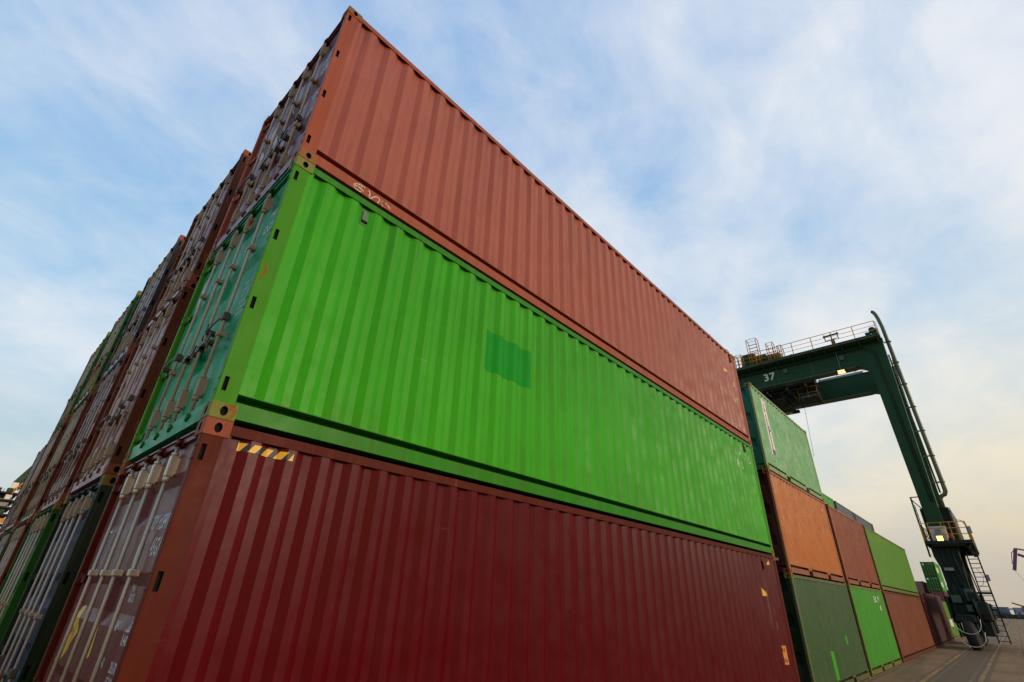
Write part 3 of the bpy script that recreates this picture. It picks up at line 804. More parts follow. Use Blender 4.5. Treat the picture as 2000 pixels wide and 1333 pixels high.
door_text(c13, H, 0, 'NET', 0.84, 0.92, 0.06, sx=0.6); door_text(c13, H, 0, '28,700', 0.40, 0.92, 0.06, sx=0.6)
door_shape(c13, H, 1, [ell(1.68, 1.60, 0.10, 0.22), ell(2.08, 1.45, 0.10, 0.22)], 'white_marking', 'faded_emblem', 0.003)
door_shape(c13, H, 0, [ell(1.13, 1.80, 0.045, 0.22)], 'blue_sticker', 'faded_stripe', 0.003)
# scribble along the bottom rail
def stroke(pts, w=0.013, g=None):
    for (a, b) in zip(pts, pts[1:]):
        d = Vector((b[0]-a[0], 0, b[1]-a[1])); n = Vector((-d.z, 0, d.x)).normalized()*w/2; e = d.normalized()*w*0.25
        A = Vector((a[0], 0.0045, a[1]))-e; B = Vector((b[0], 0.0045, b[1]))+e
        g.add([A-n, B-n, B+n, A+n], [(0, 1, 2, 3)])
def arc(cx, cz, rx, rz, a0, a1, n=10): return [(cx+rx*math.cos(R(a0+(a1-a0)*k/n)), cz+rz*math.sin(R(a0+(a1-a0)*k/n))) for k in range(n+1)]
g = MB()
stroke(arc(0.645, 0.073, 0.062, 0.040, 60, 300), g=g)
stroke([(0.590, 0.074), (0.63, 0.083), (0.700, 0.066)], g=g)
stroke(arc(0.665, 0.108, 0.05, 0.02, 120, 40, 5), g=g)
obj('graffiti', g, 'graffiti_cream', kids(c13, 'bottom_rail')[0], recalc=False)
g = MB()
stroke([(0.755, 0.118), (0.772, 0.10), (0.776, 0.07), (0.768, 0.040), (0.79, 0.030)], g=g)
stroke([(0.79, 0.030), (0.815, 0.066), (0.845, 0.100), (0.880, 0.104), (0.898, 0.082), (0.885, 0.055), (0.880, 0.036)], g=g)
obj('graffiti', g, 'graffiti_cream', kids(c13, 'bottom_rail')[0], recalc=False)
g = MB()
stroke(arc(0.955, 0.066, 0.035, 0.036, 70, 250), g=g)
stroke([(0.95, 0.100), (0.99, 0.090), (1.03, 0.060)], g=g)
obj('graffiti', g, 'graffiti_cream', kids(c13, 'bottom_rail')[0], recalc=False)

# ================================================================== near block, the rows behind
row_specs = [
 # row, tier, body, frame, door, rod, bracket, label
 (1, 0, 'dark_green_frame', 'dark_green_frame', 'navy_paint', 'dull_rod_steel', 'weathered_bracket', 'container with navy blue doors at ground level, second row from the nearest corner', HC),
 (1, 1, 'brown_paint', 'brown_paint', 'lilac_door', 'dull_rod_steel', 'weathered_bracket', 'brown container with tan locking rods beside the teal doors of the green container', HS),
 (1, 2, 'brown_paint', 'brown_paint', 'purple_red_door', 'dull_rod_steel', 'weathered_bracket', 'brown container with lilac doors on top of the second row', 2.56),
 (2, 0, 'mid_green_paint', 'mid_green_paint', 'mid_green_paint', 'dull_rod_steel', 'weathered_bracket', 'green container at ground level between the navy doors and the brown doors', HC),
 (2, 1, 'brown_red_paint', 'brown_red_paint', 'maroon_door', 'grey_rod_steel', 'grey_rod_steel', 'dark red container with grey locking rods in the middle tier, third row', HS),
 (2, 2, 'black_brown_paint', 'black_brown_paint', 'steel_blue_paint', 'dull_rod_steel', 'weathered_bracket', 'container with steel blue doors and black corner posts on the third row', 2.56),
 (3, 0, 'brown_paint', 'brown_red_paint', 'brown_paint', 'dull_rod_steel', 'weathered_bracket', 'brown container at ground level in the fourth row, left of the green one', HC),
 (3, 1, 'olive_brown_paint', 'brown_red_paint', 'pale_green_paint', 'dull_rod_steel', 'weathered_bracket', 'pale green and brown container in the middle tier of the fourth row', HS),
 (3, 2, 'mid_green_paint', 'mid_green_paint', 'pale_green_paint', 'dull_rod_steel', 'weathered_bracket', 'light green container with a red ribbon on its rods, top of the fourth row', 2.56),
 (4, 0, 'mid_green_paint', 'mid_green_paint', 'pale_green_paint', 'grey_rod_steel', 'grey_rod_steel', 'pale green container at ground level in the fifth row', HC),
 (4, 1, 'brown_paint', 'brown_paint', 'grey_paint', 'dull_rod_steel', 'weathered_bracket', 'weathered container with grey doors in the middle tier of the fifth row', HS),
 (4, 2, 'mid_green_paint', 'mid_green_paint', 'mid_green_paint', 'dull_rod_steel', 'weathered_bracket', 'dark green container on top of the fifth row, farthest of the top tier', 2.56),
 (5, 0, 'grey_paint', 'brown_red_paint', 'grey_paint', 'grey_rod_steel', 'grey_rod_steel', 'grey container at ground level in the farthest row on the left', HC),
 (5, 1, 'wine_paint', 'brown_red_paint', 'grey_paint', 'grey_rod_steel', 'grey_rod_steel', 'dark wine container with grey doors topping the farthest and lowest row', HS),
]
NEAR = {}
for (r, k, body, frame, door, rod, br, lab, Hh) in row_specs:
    z = (0, Z1, Z2)[k]
    y = PY*r + (0, 0, 0.02, -0.02, 0.02, -0.03)[r]
    NEAR[r, k] = container((random.uniform(-0.02, 0.03), y, z), L40, Hh, body, frame, door, lab, rod, br, 'casting_red' if 'green' not in frame else 'casting_green', detail=1,
        clamps=[Hh*0.52] if k == 0 else [0.85, 1.75])
c = NEAR[1, 0]
door_text(c, HC, 0, 'TEX', 0.36, 2.38, 0.09, sx=0.6); door_text(c, HC, 0, '22', 0.33, 2.18, 0.09, sx=0.6)
for k in range(4): door_text(c, HC, 0, ('30,480 KG', '67,200 LB', '2,250 KG', '4,960 LB')[k], 0.36, 1.62-k*0.17, 0.045, sx=0.6)
c = NEAR[2, 1]; door_shape(c, HS, 0, [rect(0.34, 0.44, 0.16, 0.24)], 'patch_lime', 'green_tag')
c = NEAR[1, 1]; door_text(c, HS, 0, '4310', 0.45, 1.85, 0.1, sx=0.6)
# ribbon tied to the rods of the fourth-row top container
rb = MB(); pr = random.Random(3)
for k in range(5):
    y0 = 1.0+pr.uniform(-.2, .2); pts = [(-0.02, y0, 0.75)]
    for j in range(4): pts.append((-0.03+pr.uniform(-.03, .01), pts[-1][1]+pr.uniform(-.12, .16), pts[-1][2]+pr.uniform(-.12, .12)))
    rb.tube(pts, 0.008, 5)
obj('ribbon', rb, 'red_ink', kids(NEAR[3, 2], 'door')[0])

# ================================================================== second block along the lane
YB = 0.12
XA, XB, XC, XD, XE = 13.61, 20.10, 26.63, 39.60, 52.30
B1 = container((XA, YB, 0), L20, HS, 'sage_green_paint', 'sage_frame', 'dark_green_frame', 'dull sage green short container at ground level under the orange one', cast='casting_green', doors=False, pockets=True, slots=False)
B2 = container((XA, YB, HS), L20, HS, 'orange_paint', 'orange_frame', 'wine_end_paint', 'orange short container between the sage green and the pastel green ones', cast='casting_red', doors=False, pockets=True, slots=False)
B3 = container((XA, YB, 2*HS), L20, HS, 'pastel_green_paint', 'pastel_green_frame', 'teal_end_paint', 'pastel green short container with a white lettered strip, under the crane girder', cast='casting_green', doors=False, pockets=True, slots=False)
B4 = container((XB, YB, 0), L20, HS, 'vivid_green_paint', 'lime_frame', 'mid_green_paint', 'vivid green short container at ground level under the scraped dull red one', cast='casting_green', doors=False, pockets=True, slots=False)
B5 = container((XB, YB, HS), L20, HS, 'dull_red_paint', 'orange_frame', 'brown_paint', 'dull red short container with scraped paint, right of the orange one', cast='casting_red', doors=False, pockets=True, slots=False)
B6 = container((XC, YB, 0), L40, HS, 'brick_paint', 'brown_paint', 'brown_paint', 'plain brick red long container at ground level under the lime green one', cast='casting_red', doors=False, slots=False)
B7 = container((XC, YB, HS), L40, HS, 'lime_paint', 'lime_frame', 'lime_frame', 'lime green long container on top of the brick red one', cast='casting_green', doors=False, slots=False)
B8 = container((XD, YB, 0), L40, HC, 'wine_paint', 'wine_paint', 'wine_paint', 'tall dark wine container standing alone beyond the brick red one', cast='casting_red', doors=False, slots=False)
B9 = container((XE, YB+0.1, 0), L40, HS, 'lime_paint', 'lime_frame', 'lime_frame', 'green container partly behind the crane wheels, farthest on the ground', cast='casting_green', doors=False, slots=False)
# second row of that block, only its tops are seen
for x, k, Lx, body, lab in ((28.9, 0, L20, 'brown_paint', 'brown short container hidden low behind the lime green one'), (28.9, 1, L20, 'brick_paint', 'brick coloured short container carrying the small green one behind'),
                        (28.9, 2, L20, 'vivid_green_paint', 'green short container peeping over the dull red one, in the row behind'),
                        (35.6, 0, L40, 'brown_paint', 'brown long container hidden behind the brick red one'), (35.6, 1, L40, 'wine_paint', 'wine coloured long container carrying the slate blue one behind'),
                        (35.6, 2, L40, 'slate_blue_paint', 'slate blue long container rising behind the lime green one')):
    c = container((x, YB+PY-0.9+0.1, k*HS), Lx, HS, body, body, body, lab, doors=False, slots=False, pockets=Lx < 7)
    if k == 2 and Lx < 7:
        side_text(c, Lx, 'ENCU 2170', 3.9, 1.9, 0.16, sx=0.9)
# writing on the second block
side_rect(B3, L20, 0.88, 1.22, 0.60, 2.34, 'white_plain', 'lettered_strip', eps=0.004)
side_text(B3, L20, 'EVERGREEN', 1.05, 2.06, 0.155, 'blue_ink', sx=1.7, vertical=True, spacing=0.80, eps=0.014)
side_text(B3, L20, '22', 0.60, 0.60, 0.07); side_text(B3, L20, '1', 0.66, 0.70, 0.08)
def end_text(t, s, y, z, h, sx=0.8):
    fwl = kids(t, 'front_wall')[0]; v, fs = text2d(s, h, sx, 1.3)
    mb = MB(); mb.add([(0.026, y-a, z+b) for a, b in v], fs); obj('lettering', mb, 'white_marking', fwl, recalc=False, weld=False)
end_text(B3, '8 7', 0.62, 2.17, 0.10); end_text(B2, '0 6', 0.60, 2.14, 0.13); end_text(B1, '4 0', 0.62, 2.17, 0.14)
for k in range(9): end_text(B2, '72 08 31 56'[k:k+1] or ' ', 0.46, 1.72-k*0.07, 0.05)
obj('small_label', (lambda mb: (mb.box(0.024, 0.027, 0.22, 0.42, 0.30, 0.36), mb)[1])(MB()), 'white_marking', kids(B2, 'front_wall')[0])
side_rect(B1, L20, 2.27, 2.52, 0.20, 0.84, 'patch_lime', 'repainted_patch'); side_rect(B1, L20, 4.18, 4.34, 0.93, 1.15, 'patch_lime', 'repainted_patch')
side_text(B4, L20, 'EACS 570', 3.95, 2.10, 0.20, sx=0.95); side_text(B4, L20, '38', 4.75, 1.82, 0.18, sx=0.95)
for k, (a, b, z0, z1) in enumerate(((2.3, 2.55, 0.9, 1.5), (2.9, 3.1, 0.3, 1.3), (4.2, 4.9, 0.7, 1.1), (4.4, 4.6, 0.2, 1.4), (1.9, 2.1, 0.5, 1.2))):
    side_rect(B5, L20, a, b, z0, z1, 'patch_scraped_red', 'scraped_patch')
side_text(B8, L40, '2 8 1', 0.7, 2.3, 0.15, 'yellow_sticker')
side_rect(B9, L40, 2.2, 4.2, 0.85, 1.35, 'white_plain', 'sign_panel', eps=0.004)
# ventilators and tiny text on the orange one
side_text(B2, L20, 'KGS', 5.45, 2.2, 0.06); side_rect(B3, L20, 5.0, 5.05, 0.9, 1.1, 'white_marking', 'small_label')

# far stack by the second crane lane: doors towards us
fx = 148.0
for k, (body, door, lab) in enumerate((('lime_paint', 'lime_paint', 'lime green container at the foot of the far stack'), ('wine_paint', 'maroon_door', 'wine red container second from the ground in the far stack'),
        ('vivid_green_paint', 'mid_green_paint', 'green container with a white disc, second from the top of the far stack'), ('vivid_green_paint', 'mid_green_paint', 'topmost green container with a white disc in the far stack'))):
    c = container((fx, 6.3, k*2.9), L40, HC, body, body, door, lab, detail=0, group='containers in the far stack')
    if k >= 2:
        door_shape(c, HC, 1, [ell(2.0, 2.35, 0.20, 0.20)], 'white_plain', 'emblem', 0.01)
        door_text(c, HC, 0, 'EMCU 4217', 1.1, 2.4, 0.16, sx=0.8, eps=0.01)
        side_rect(c, L40, 1.0, 5.2, 0.8, 1.8, 'white_plain', 'lettered_panel', eps=0.006)
for k in range(4):
    container((fx+2, 9.6, k*2.59), L40, HS, 'wine_paint', 'wine_paint', ('lilac_door', 'maroon_door', 'lilac_door', 'maroon_door')[k],
              ('lilac container at the foot of the farthest column', 'maroon container second from the ground in the farthest column', 'lilac container third from the ground in the farthest column', 'maroon container on top of the farthest column')[k], detail=0, group='containers in the far stack') if k < 3 else None

# ================================================================== ground
def ground_mat():
    m, t, n, b = new_mat('yard_concrete')
    g = n.new('ShaderNodeNewGeometry').outputs['Position']
    a = noise(t, g, 0.35, 8, 0.65); c = noise(t, g, 3.0, 8, 0.7); s = noise(t, g, 1.0, 6, 0.7, 0, (0.12, 1.6, 1))
    col = mx(t, mr(t, a, 0.35, 0.65), (0.20, 0.125, 0.064), (0.29, 0.19, 0.105))
    col = mx(t, mr(t, s, 0.45, 0.75, 0, 0.6), col, (0.055, 0.045, 0.036))
    col = mx(t, mr(t, c, 0.50, 0.75, 0, 0.6), col, (0.17, 0.14, 0.11))
    br = n.new('ShaderNodeTexBrick'); t.links.new(g, br.inputs[0]); br.inputs['Scale'].default_value = 0.22
    br.inputs['Mortar Size'].default_value = 0.006; br.inputs['Color1'].default_value = (1, 1, 1, 1); br.inputs['Color2'].default_value = (0.86, 0.84, 0.82, 1); br.inputs['Mortar'].default_value = (0.45, 0.45, 0.45, 1)
    col = mx(t, 0.8, col, br.outputs[0], 'MULTIPLY')
    t.links.new(col, b.inputs['Base Color']); b.inputs['Roughness'].default_value = 0.9; b.inputs['Specular IOR Level'].default_value = 0.15
    bp = n.new('ShaderNodeBump'); bp.inputs['Strength'].default_value = 0.4; bp.inputs['Distance'].default_value = 0.03; t.links.new(c, bp.inputs['Height']); t.links.new(bp.outputs[0], b.inputs['Normal'])
    return m
MT['yard_concrete'] = ground_mat()
mb = MB(); E = 9000
mb.add([(-E, -E, 0), (E, -E, 0), (E, E, 0), (-E, E, 0)], [(0, 1, 2, 3)])
tag(obj('ground', mb, 'yard_concrete'), kind='structure')
pm('runway_concrete', runs=0, col=(0.13, 0.086, 0.050), rust=0.0, rough=0.75, streak=0.4, chalk=(0.12, 0.1, 0.08), grime=0.6)
mb = MB(); mb.add([(-40, -2.50, 0.004), (420, -2.50, 0.004), (420, -0.95, 0.004), (-40, -0.95, 0.004)], [(0, 1, 2, 3)])
tag(obj('runway', mb, 'runway_concrete'), kind='structure')
def worn_line(name, col, lo, hi):
    m, t, n, b = new_mat(name); g = n.new('ShaderNodeNewGeometry').outputs['Position']
    a = noise(t, g, 1.3, 8, 0.75, 0, (0.5, 3, 1))
    t.links.new(mx(t, mr(t, a, lo, hi), (0.105, 0.072, 0.046), col), b.inputs['Base Color']); b.inputs['Roughness'].default_value = 0.7
    return m
MT['worn_yellow'] = worn_line('worn_yellow', (0.36, 0.20, 0.012), 0.44, 0.60)
MT['faded_yellow'] = worn_line('faded_yellow', (0.16, 0.10, 0.03), 0.48, 0.66)
mb = MB()
for y0, y1 in ((-1.14, -1.02), (-2.38, -2.26)): mb.add([(-40, y0, 0.008), (420, y0, 0.008), (420, y1, 0.008), (-40, y1, 0.008)], [(0, 1, 2, 3)])
mb.cur = 1
for y0, y1 in ((-1.34, -1.24), (-2.14, -2.05)): mb.add([(-40, y0, 0.008), (420, y0, 0.008), (420, y1, 0.008), (-40, y1, 0.008)], [(0, 1, 2, 3)])
tag(obj('lane_markings', mb, ['worn_yellow', 'faded_yellow']), kind='structure')

# ================================================================== gantry crane straddling the stacks
cr = thing('gantry_crane', 'dark green rubber-tyred gantry crane numbered 37 straddling the container rows', 'crane', (0, 0, 0))
XN, XF = 42.0, 48.5
GZ0, GZ1 = 18.4, 20.2
def leg(x0, x1, far):
    Y = (lambda y: 20.3-y) if far else (lambda y: y)
    arcp = [(-1.10+0.85*(1-math.cos(R(a))), 17.55+0.85*math.sin(R(a))) for a in (0, 15, 30, 45, 60, 75, 90)]
    poly = [(-2.03, 6.65), (-2.38, GZ1), (-0.25, GZ1), (-0.25, GZ0)]+[p for p in reversed(arcp)][1:]+[(-1.25, 6.65)]
    mb = MB(); mb.prism([(Y(a), b) for a, b in poly], 'x', x0, x1); return mb
for X in (XN, XF):
    for far in (False, True):
        l = obj('leg', leg(X-0.42, X+0.42, far), 'crane_green', cr)
        mb = MB(); Y = (lambda y: 20.3-y) if far else (lambda y: y)
        y0, y1 = sorted((Y(-2.02), Y(-1.22)))
        mb.box(X-0.44, X+0.44, y0, y1, 6.05, 6.65); mb.cbox(X-0.5, X+0.5, y0-0.05, y1+0.05, 6.62, 6.68, 0.01)
        mb.box(X-0.46, X+0.46, y0+0.06, y1-0.02, 5.80, 6.05)
        obj('leg_flange', mb, 'cream_panel', l)
    gd = MB(); gd.box(X-0.40, X+0.40, -0.25, 20.55, GZ0, GZ1)
    for y in [k*2.4 for k in range(1, 9)]: pass
    g_o = obj('girder', gd, 'crane_green', cr)
    mb = MB(); mb.box(X-0.47, X+0.47, -2.42, 22.7, GZ1-0.02, GZ1+0.04); mb.box(X-0.44, X+0.44, -0.24, 20.54, GZ0-0.03, GZ0+0.03)
    obj('flange', mb, 'crane_mid_green', g_o)
    mb = MB(); mb.box(X-0.06, X+0.06, 0, 20.3, GZ1+0.04, GZ1+0.18)
    obj('trolley_rail', mb, 'crane_dark', g_o)
    # walkway on the outer side
    s = -1 if X == XN else 1; xa, xb = X+s*0.40, X+s*1.25
    mb = MB(); x0, x1 = sorted((xa, xb)); mb.box(x0, x1, -2.35, 22.4, GZ1+0.02, GZ1+0.07)
    k = -2.2
    while k < 22.3:
        mb.prism([(xa, GZ1+0.02), (xb, GZ1+0.02), (xb, GZ1-0.06), (xa, GZ1-0.32)], 'y', k, k+0.07); k += 1.18
    mb.box(x1-0.04 if s > 0 else x0, x1 if s > 0 else x0+0.04, -2.35, 22.4, GZ1-0.07, GZ1+0.14)
    wk = obj('walkway', mb, 'crane_mid_green', cr)
    mb = MB(); k = -2.3; xr = xb-s*0.03; zb = GZ1+0.07
    while k < 22.4:
        mb.bar((xr, k, zb), (xr, k, zb+1.12), 0.05, 0.05); k += 1.45
    for z, w_ in ((1.12, 0.04), (0.75, 0.022), (0.40, 0.022)): mb.tube([(xr, -2.3, zb+z), (xr, 22.3, zb+z)], w_/2+0.006, 6)
    mb.tube([(xr, -2.3, zb+1.12), (xr+(-s)*0.4, -2.36, zb+1.12), (xr+(-s)*0.75, -2.36, zb+1.12)], 0.022, 6)
    mb.tube([(xr+(-s)*0.75, -2.36, zb+1.12), (xr+(-s)*0.75, -2.36, zb)], 0.022, 6)
    obj('handrail', mb, 'rail_yellow', wk)
v, fs = text2d('37', 0.62, 1.0, 1.05)
mb = MB(); mb.add([(XN-0.405, 6.35-a, 18.90+b) for a, b in v], fs)
obj('number', mb, 'white_plain', [c for c in cr.children if c.name.startswith('girder')][0], recalc=False)
g_near = [c for c in cr.children if c.name.startswith('girder')][0]
mb = MB()
for y in (2.6, 5.2, 8.0, 11.0, 14.0, 17.0): mb.box(XN-0.408, XN-0.399, y, y+0.035, GZ0+0.03, GZ1-0.03)
for z in (GZ0+0.35,): mb.box(XN-0.406, XN-0.399, -0.2, 20.4, z, z+0.02)
obj('weld_seam', mb, 'crane_mid_green', g_near)
mb = MB()
for y in (0.3, 4.4, 9.2): mb.cbox(XN-0.52, XN-0.40, y, y+0.32, GZ0+0.75, GZ0+1.15, 0.02)
obj('junction_box', mb, 'crane_mid_green', g_near)
mb = MB(); mb.tube([(XN-0.44, 20.3, GZ1-0.42), (XN-0.44, -1.1, GZ1-0.42), (XN-0.44, -1.75, GZ1-1.0), (XN-0.46, -1.95, 8.2)], 0.035, 6)
mb.tube([(XN-0.44, 20.3, GZ1-0.52), (XN-0.44, -1.0, GZ1-0.52), (XN-0.44, -1.62, GZ1-1.1), (XN-0.46, -1.82, 8.2)], 0.025, 6)
obj('cable_run', mb, 'crane_dark', cr)
# end ties between the two portals at the top
mb = MB()
for y in (-1.9, 22.2): mb.box(XN+0.42, XF-0.42, y-0.15, y+0.15, 19.2, 19.8)
obj('tie_beam', mb, 'crane_green', cr)
# cable tray lying on the far girder
mb = MB(); mb.box(XF-0.46, XF-0.30, -0.1, 3.4, GZ1+0.04, GZ1+0.22); obj('cable_tray', mb, 'grey_rod_steel', cr)
# trolley with its hoist, frame and cab
mb = MB(); TY0, TY1 = 3.6, 9.0
for X in (XN+0.75, XF-0.75): mb.box(X-0.22, X+0.22, TY0, TY1, 19.5, 20.6)
for y in (TY0, 5.2, 6.9, TY1-0.3): mb.box(XN-0.1, XF+0.1, y, y+0.3, 20.30, 20.75)
for X in (XN, XF):
    for y in (TY0+0.3, TY1-0.3): mb.tube([(X-0.12, y, 20.62), (X+0.12, y, 20.62)], 0.26, 16)
tr = obj('trolley', mb, 'crane_dark', cr)
mb = MB()
mb.cbox(XN+0.9, XN+2.6, 6.2, 7.6, 20.75, 22.0, 0.15); mb.tube([(XN+0.4, 7.3, 21.2), (XN+0.4, 5.9, 21.2)], 0.55, 18)
mb.cbox(XN-0.2, XN+0.9, 6.7, 7.9, 20.75, 21.9, 0.12); mb.box(XN-0.3, XN+1.2, 4.7, 6.0, 20.75, 21.25)
mb.tube([(XN-0.32, 7.3, 21.5), (XN-0.22, 7.3, 21.5)], 0.3, 14)
for k in range(5): mb.box(XN-0.25, XN-0.19, 4.8+k*0.25, 4.9+k*0.25, 20.8, 21.35)
obj('hoist_machinery', mb, 'crane_green', tr)
mb = MB()
for k in range(7): mb.box(XN+0.5+k*0.8, XN+0.62+k*0.8, TY0, TY1, 18.35, 18.52)
for y in (TY0, 5.0, 6.6, 8.2): mb.box(XN+0.45, XF-0.45, y, y+0.16, 18.15, 18.36)
for y in (TY0+0.1, 6.2, 8.6):
    for X in (XN+0.75, XF-0.75): mb.box(X-0.08, X+0.08, y, y+0.16, 18.3, 19.5)
mb.bar((XN+0.6, 5.0, 18.2), (XN+2.5, 8.3, 16.9), 0.1); mb.bar((XN+3.5, 4.6, 18.2), (XN+2.2, 7.4, 16.7), 0.08)
mb.bar((XN+1.2, 8.4, 18.2), (XN+1.2, 6.6, 16.6), 0.08)
obj('trolley_frame', mb, 'crane_dark', tr)
# cab
mb = MB(); cx0, cx1, cy0, cy1, cz0, cz1 = XN+1.6, XN+3.2, 3.0, 4.4, 17.35, 18.75
mb.cbox(cx0, cx1, cy0, cy1, cz1-0.15, cz1, 0.04); mb.cbox(cx0, cx1, cy0, cy1, cz0, cz0+0.12, 0.03)
for x in (cx0+0.03, cx1-0.1):
    for y in (cy0+0.03, cy1-0.1, (cy0+cy1)/2): mb.box(x, x+0.07, y, y+0.07, cz0+0.1, cz1-0.1)
mb.box(cx0+0.9, cx1-0.02, cy0+0.05, cy1-0.05, cz0+0.12, cz0+1.0)
for y in (cy0+0.2, cy1-0.3): mb.box(cx0+0.5, cx0+0.6, y, y+0.1, cz1, 18.4)
cab = obj('cab', mb, 'crane_dark', tr)
m, t, n, b = new_mat('cab_glass'); b.inputs['Base Color'].default_value = (0.02, 0.03, 0.03, 1); b.inputs['Roughness'].default_value = 0.08; MT['cab_glass'] = m
mb = MB(); mb.box(cx0+0.02, cx0+0.04, cy0+0.1, cy1-0.1, cz0+0.12, cz1-0.15); mb.box(cx0+0.1, cx0+0.85, cy0+0.01, cy0+0.03, cz0+0.12, cz1-0.15)
obj('window', mb, 'cab_glass', cab)
mb = MB()
for z in (cz0+0.45, cz0+0.95): mb.tube([(cx0-0.12, cy0, z), (cx0-0.12, cy1, z)], 0.02, 6)
for y in (cy0, (cy0+cy1)/2, cy1): mb.tube([(cx0-0.12, y, cz0), (cx0-0.12, y, cz0+0.95)], 0.02, 6)
obj('cab_rail', mb, 'rail_yellow', cab)
mb = MB(); mb.tube([(XN+1.0, 7.0, 16.95), (XN+1.1, 6.5, 16.5), (XN+1.3, 5.9, 16.3), (XN+1.5, 5.2, 16.35)], [0.03, 0.11, 0.12, 0.03], 8)
obj('hose_loop', mb, 'pipe_metal', tr)
# hoist ropes and spreader (low, behind the containers)
mb = MB()
for x in (XN+2.2, XN+4.2):
    for y in (4.4, 6.6):
        mb = MB(); mb.tube([(x, y, 18.3), (x, y, 17.6)], 0.018, 5); obj('hoist_rope', mb, 'crane_dark', tr)
mb = MB(); mb.cbox(XN+0.9, XF-0.9, 5.6, 6.8, 17.6, 17.85, 0.05); mb.box(XN+1.9, XN+4.5, 5.4, 7.0, 17.8, 18.1)
for X in (XN+0.9, XF-1.2): mb.box(X, X+0.3, 5.4, 7.0, 17.55, 17.8)
obj('spreader', mb, 'crane_dark', tr)
mb = MB(); mb.tube([(XN-0.6, 3.7, 18.4), (XN-0.6, 4.1, 12.0)], 0.012, 5); obj('pendant_cable', mb, 'crane_dark', cr)
# cages, ladders and lamp post on top of the near girder
xr = XN-1.2; zb = GZ1+0.07
def cage(y0, y1, h, bow):
    mb = MB()
    for y in (y0, y1):
        mb.tube([(xr-0.1, y, zb), (xr-0.1, y, zb+h-0.25), (xr, y, zb+h), (xr+0.5, y, zb+h), (xr+0.65, y, zb+h-0.25), (xr+0.65, y, zb)], 0.03, 6)
    n_ = int(h/0.35)
    for k in range(1, n_+1):
        mb.tube([(xr-0.1, y0, zb+h*k/(n_+1)), (xr-0.1, y1, zb+h*k/(n_+1))], 0.018, 5)
        if bow: mb.tube([(xr+0.65, y0, zb+h*k/(n_+1)), (xr+0.65, y1, zb+h*k/(n_+1))], 0.018, 5)
    mb.tube([(xr, y0, zb+h), (xr, y1, zb+h)], 0.02, 5)
    return mb
for y0, y1, h in ((6.1, 6.9, 2.5), (4.9, 5.4, 1.7), (4.3, 4.6, 1.2), (8.7, 9.3, 2.2), (7.6, 8.1, 1.3), (9.4, 9.8, 1.8)):
    obj('ladder_cage', cage(y0, y1, h, True), 'rail_yellow', cr)
mb = MB(); mb.tube([(XN-1.25, 9.6, zb-1.0), (XN-1.25, 9.75, zb+3.2), (XN-1.35, 9.9, zb+4.0), (XN-1.4, 10.5, zb+4.55)], 0.09, 8)
for k in range(12): mb.box(XN-1.32, XN-1.18, 9.45, 9.6, zb+k*0.3, zb+k*0.3+0.04)
lp = obj('lamp_post', mb, 'crane_green', cr)
mb = MB(); mb.tube([(XN-1.4, 10.3, zb+4.15), (XN-1.4, 10.35, zb+3.75)], [0.42, 0.52], 14); mb.tube([(XN-1.4, 10.0, zb+3.75), (XN-1.4, 9.95, zb+3.1)], [0.16, 0.24], 12)
obj('floodlight', mb, 'grey_box', lp)
# post box and motor on the girder end
mb = MB(); mb.box(XN-0.45, XN-0.1, -2.32, -1.9, GZ1, GZ1+0.9); mb.tube([(XN-0.5, -2.0, GZ1+0.85), (XN-0.1, -2.0, GZ1+0.85)], 0.22, 14); mb.box(XN-0.5, XN-0.2, -1.85, -1.5, GZ1+0.5, GZ1+0.7)
obj('end_stop', mb, 'crane_green', cr)
mb = MB(); mb.bar((xr+0.2, 1.2, zb+0.95), (xr+0.2, 0.1, zb+0.98), 0.10); mb.bar((xr+0.2, 1.05, zb+0.55), (xr+0.2, 0.3, zb+0.6), 0.05)
for y in (1.1, 0.65, 0.2): mb.tube([(xr+0.2, y, zb+0.5), (xr+0.2, y, zb+1.1)], 0.035, 8)
mb.tube([(xr+0.2, 0.6, zb), (xr+0.2, 0.62, zb+0.55)], 0.13, 10)
obj('wind_gauge', mb, 'crane_dark', cr)
mb = MB(); mb.tube([(XN-0.55, 0.72, GZ0+1.5), (XN-0.55, 0.72, GZ0-0.1)], 0.02, 6); l1 = obj('lamp_hanger', mb, 'grey_box', cr)
mb = MB(); mb.cbox(XN-0.75, XN-0.35, 0.45, 1.0, GZ0-0.28, GZ0-0.12, 0.03); mb.cur = 1; mb.box(XN-0.72, XN-0.38, 0.48, 0.97, GZ0-0.30, GZ0-0.285); mb.box(XN-0.758, XN-0.752, 0.5, 0.95, GZ0-0.26, GZ0-0.14)
obj('girder_lamp', mb, ['crane_dark', 'lamp_glow_small'], l1)
# exhaust pipe beside the leg
mb = MB(); pts = [(XN, -2.33, 22.75), (XN, -2.42, 22.72), (XN, -2.53, 22.45), (XN, -2.60, 22.0), (XN, -2.66, 21.2), (XN, -2.72, 9.2), (XN, -2.71, 8.85), (XN, -2.62, 8.65), (XN, -2.40, 8.55), (XN, -2.30, 8.35), (XN, -2.30, 7.8)]
mb.tube(pts, 0.125, 12)
z = 9.4
while z < 21.5: mb.tube([(XN, -2.72, z), (XN, -2.72, z+0.06)], 0.155, 12); mb.box(XN-0.05, XN+0.05, -2.62, -2.10-(z-6.65)*0.0245, z, z+0.08); z += 1.75
mb.tube([(XN+0.2, -2.42, 19.0), (XN+0.2, -2.42, 8.8)], 0.05, 8)
obj('exhaust_pipe', mb, 'pipe_metal', cr)
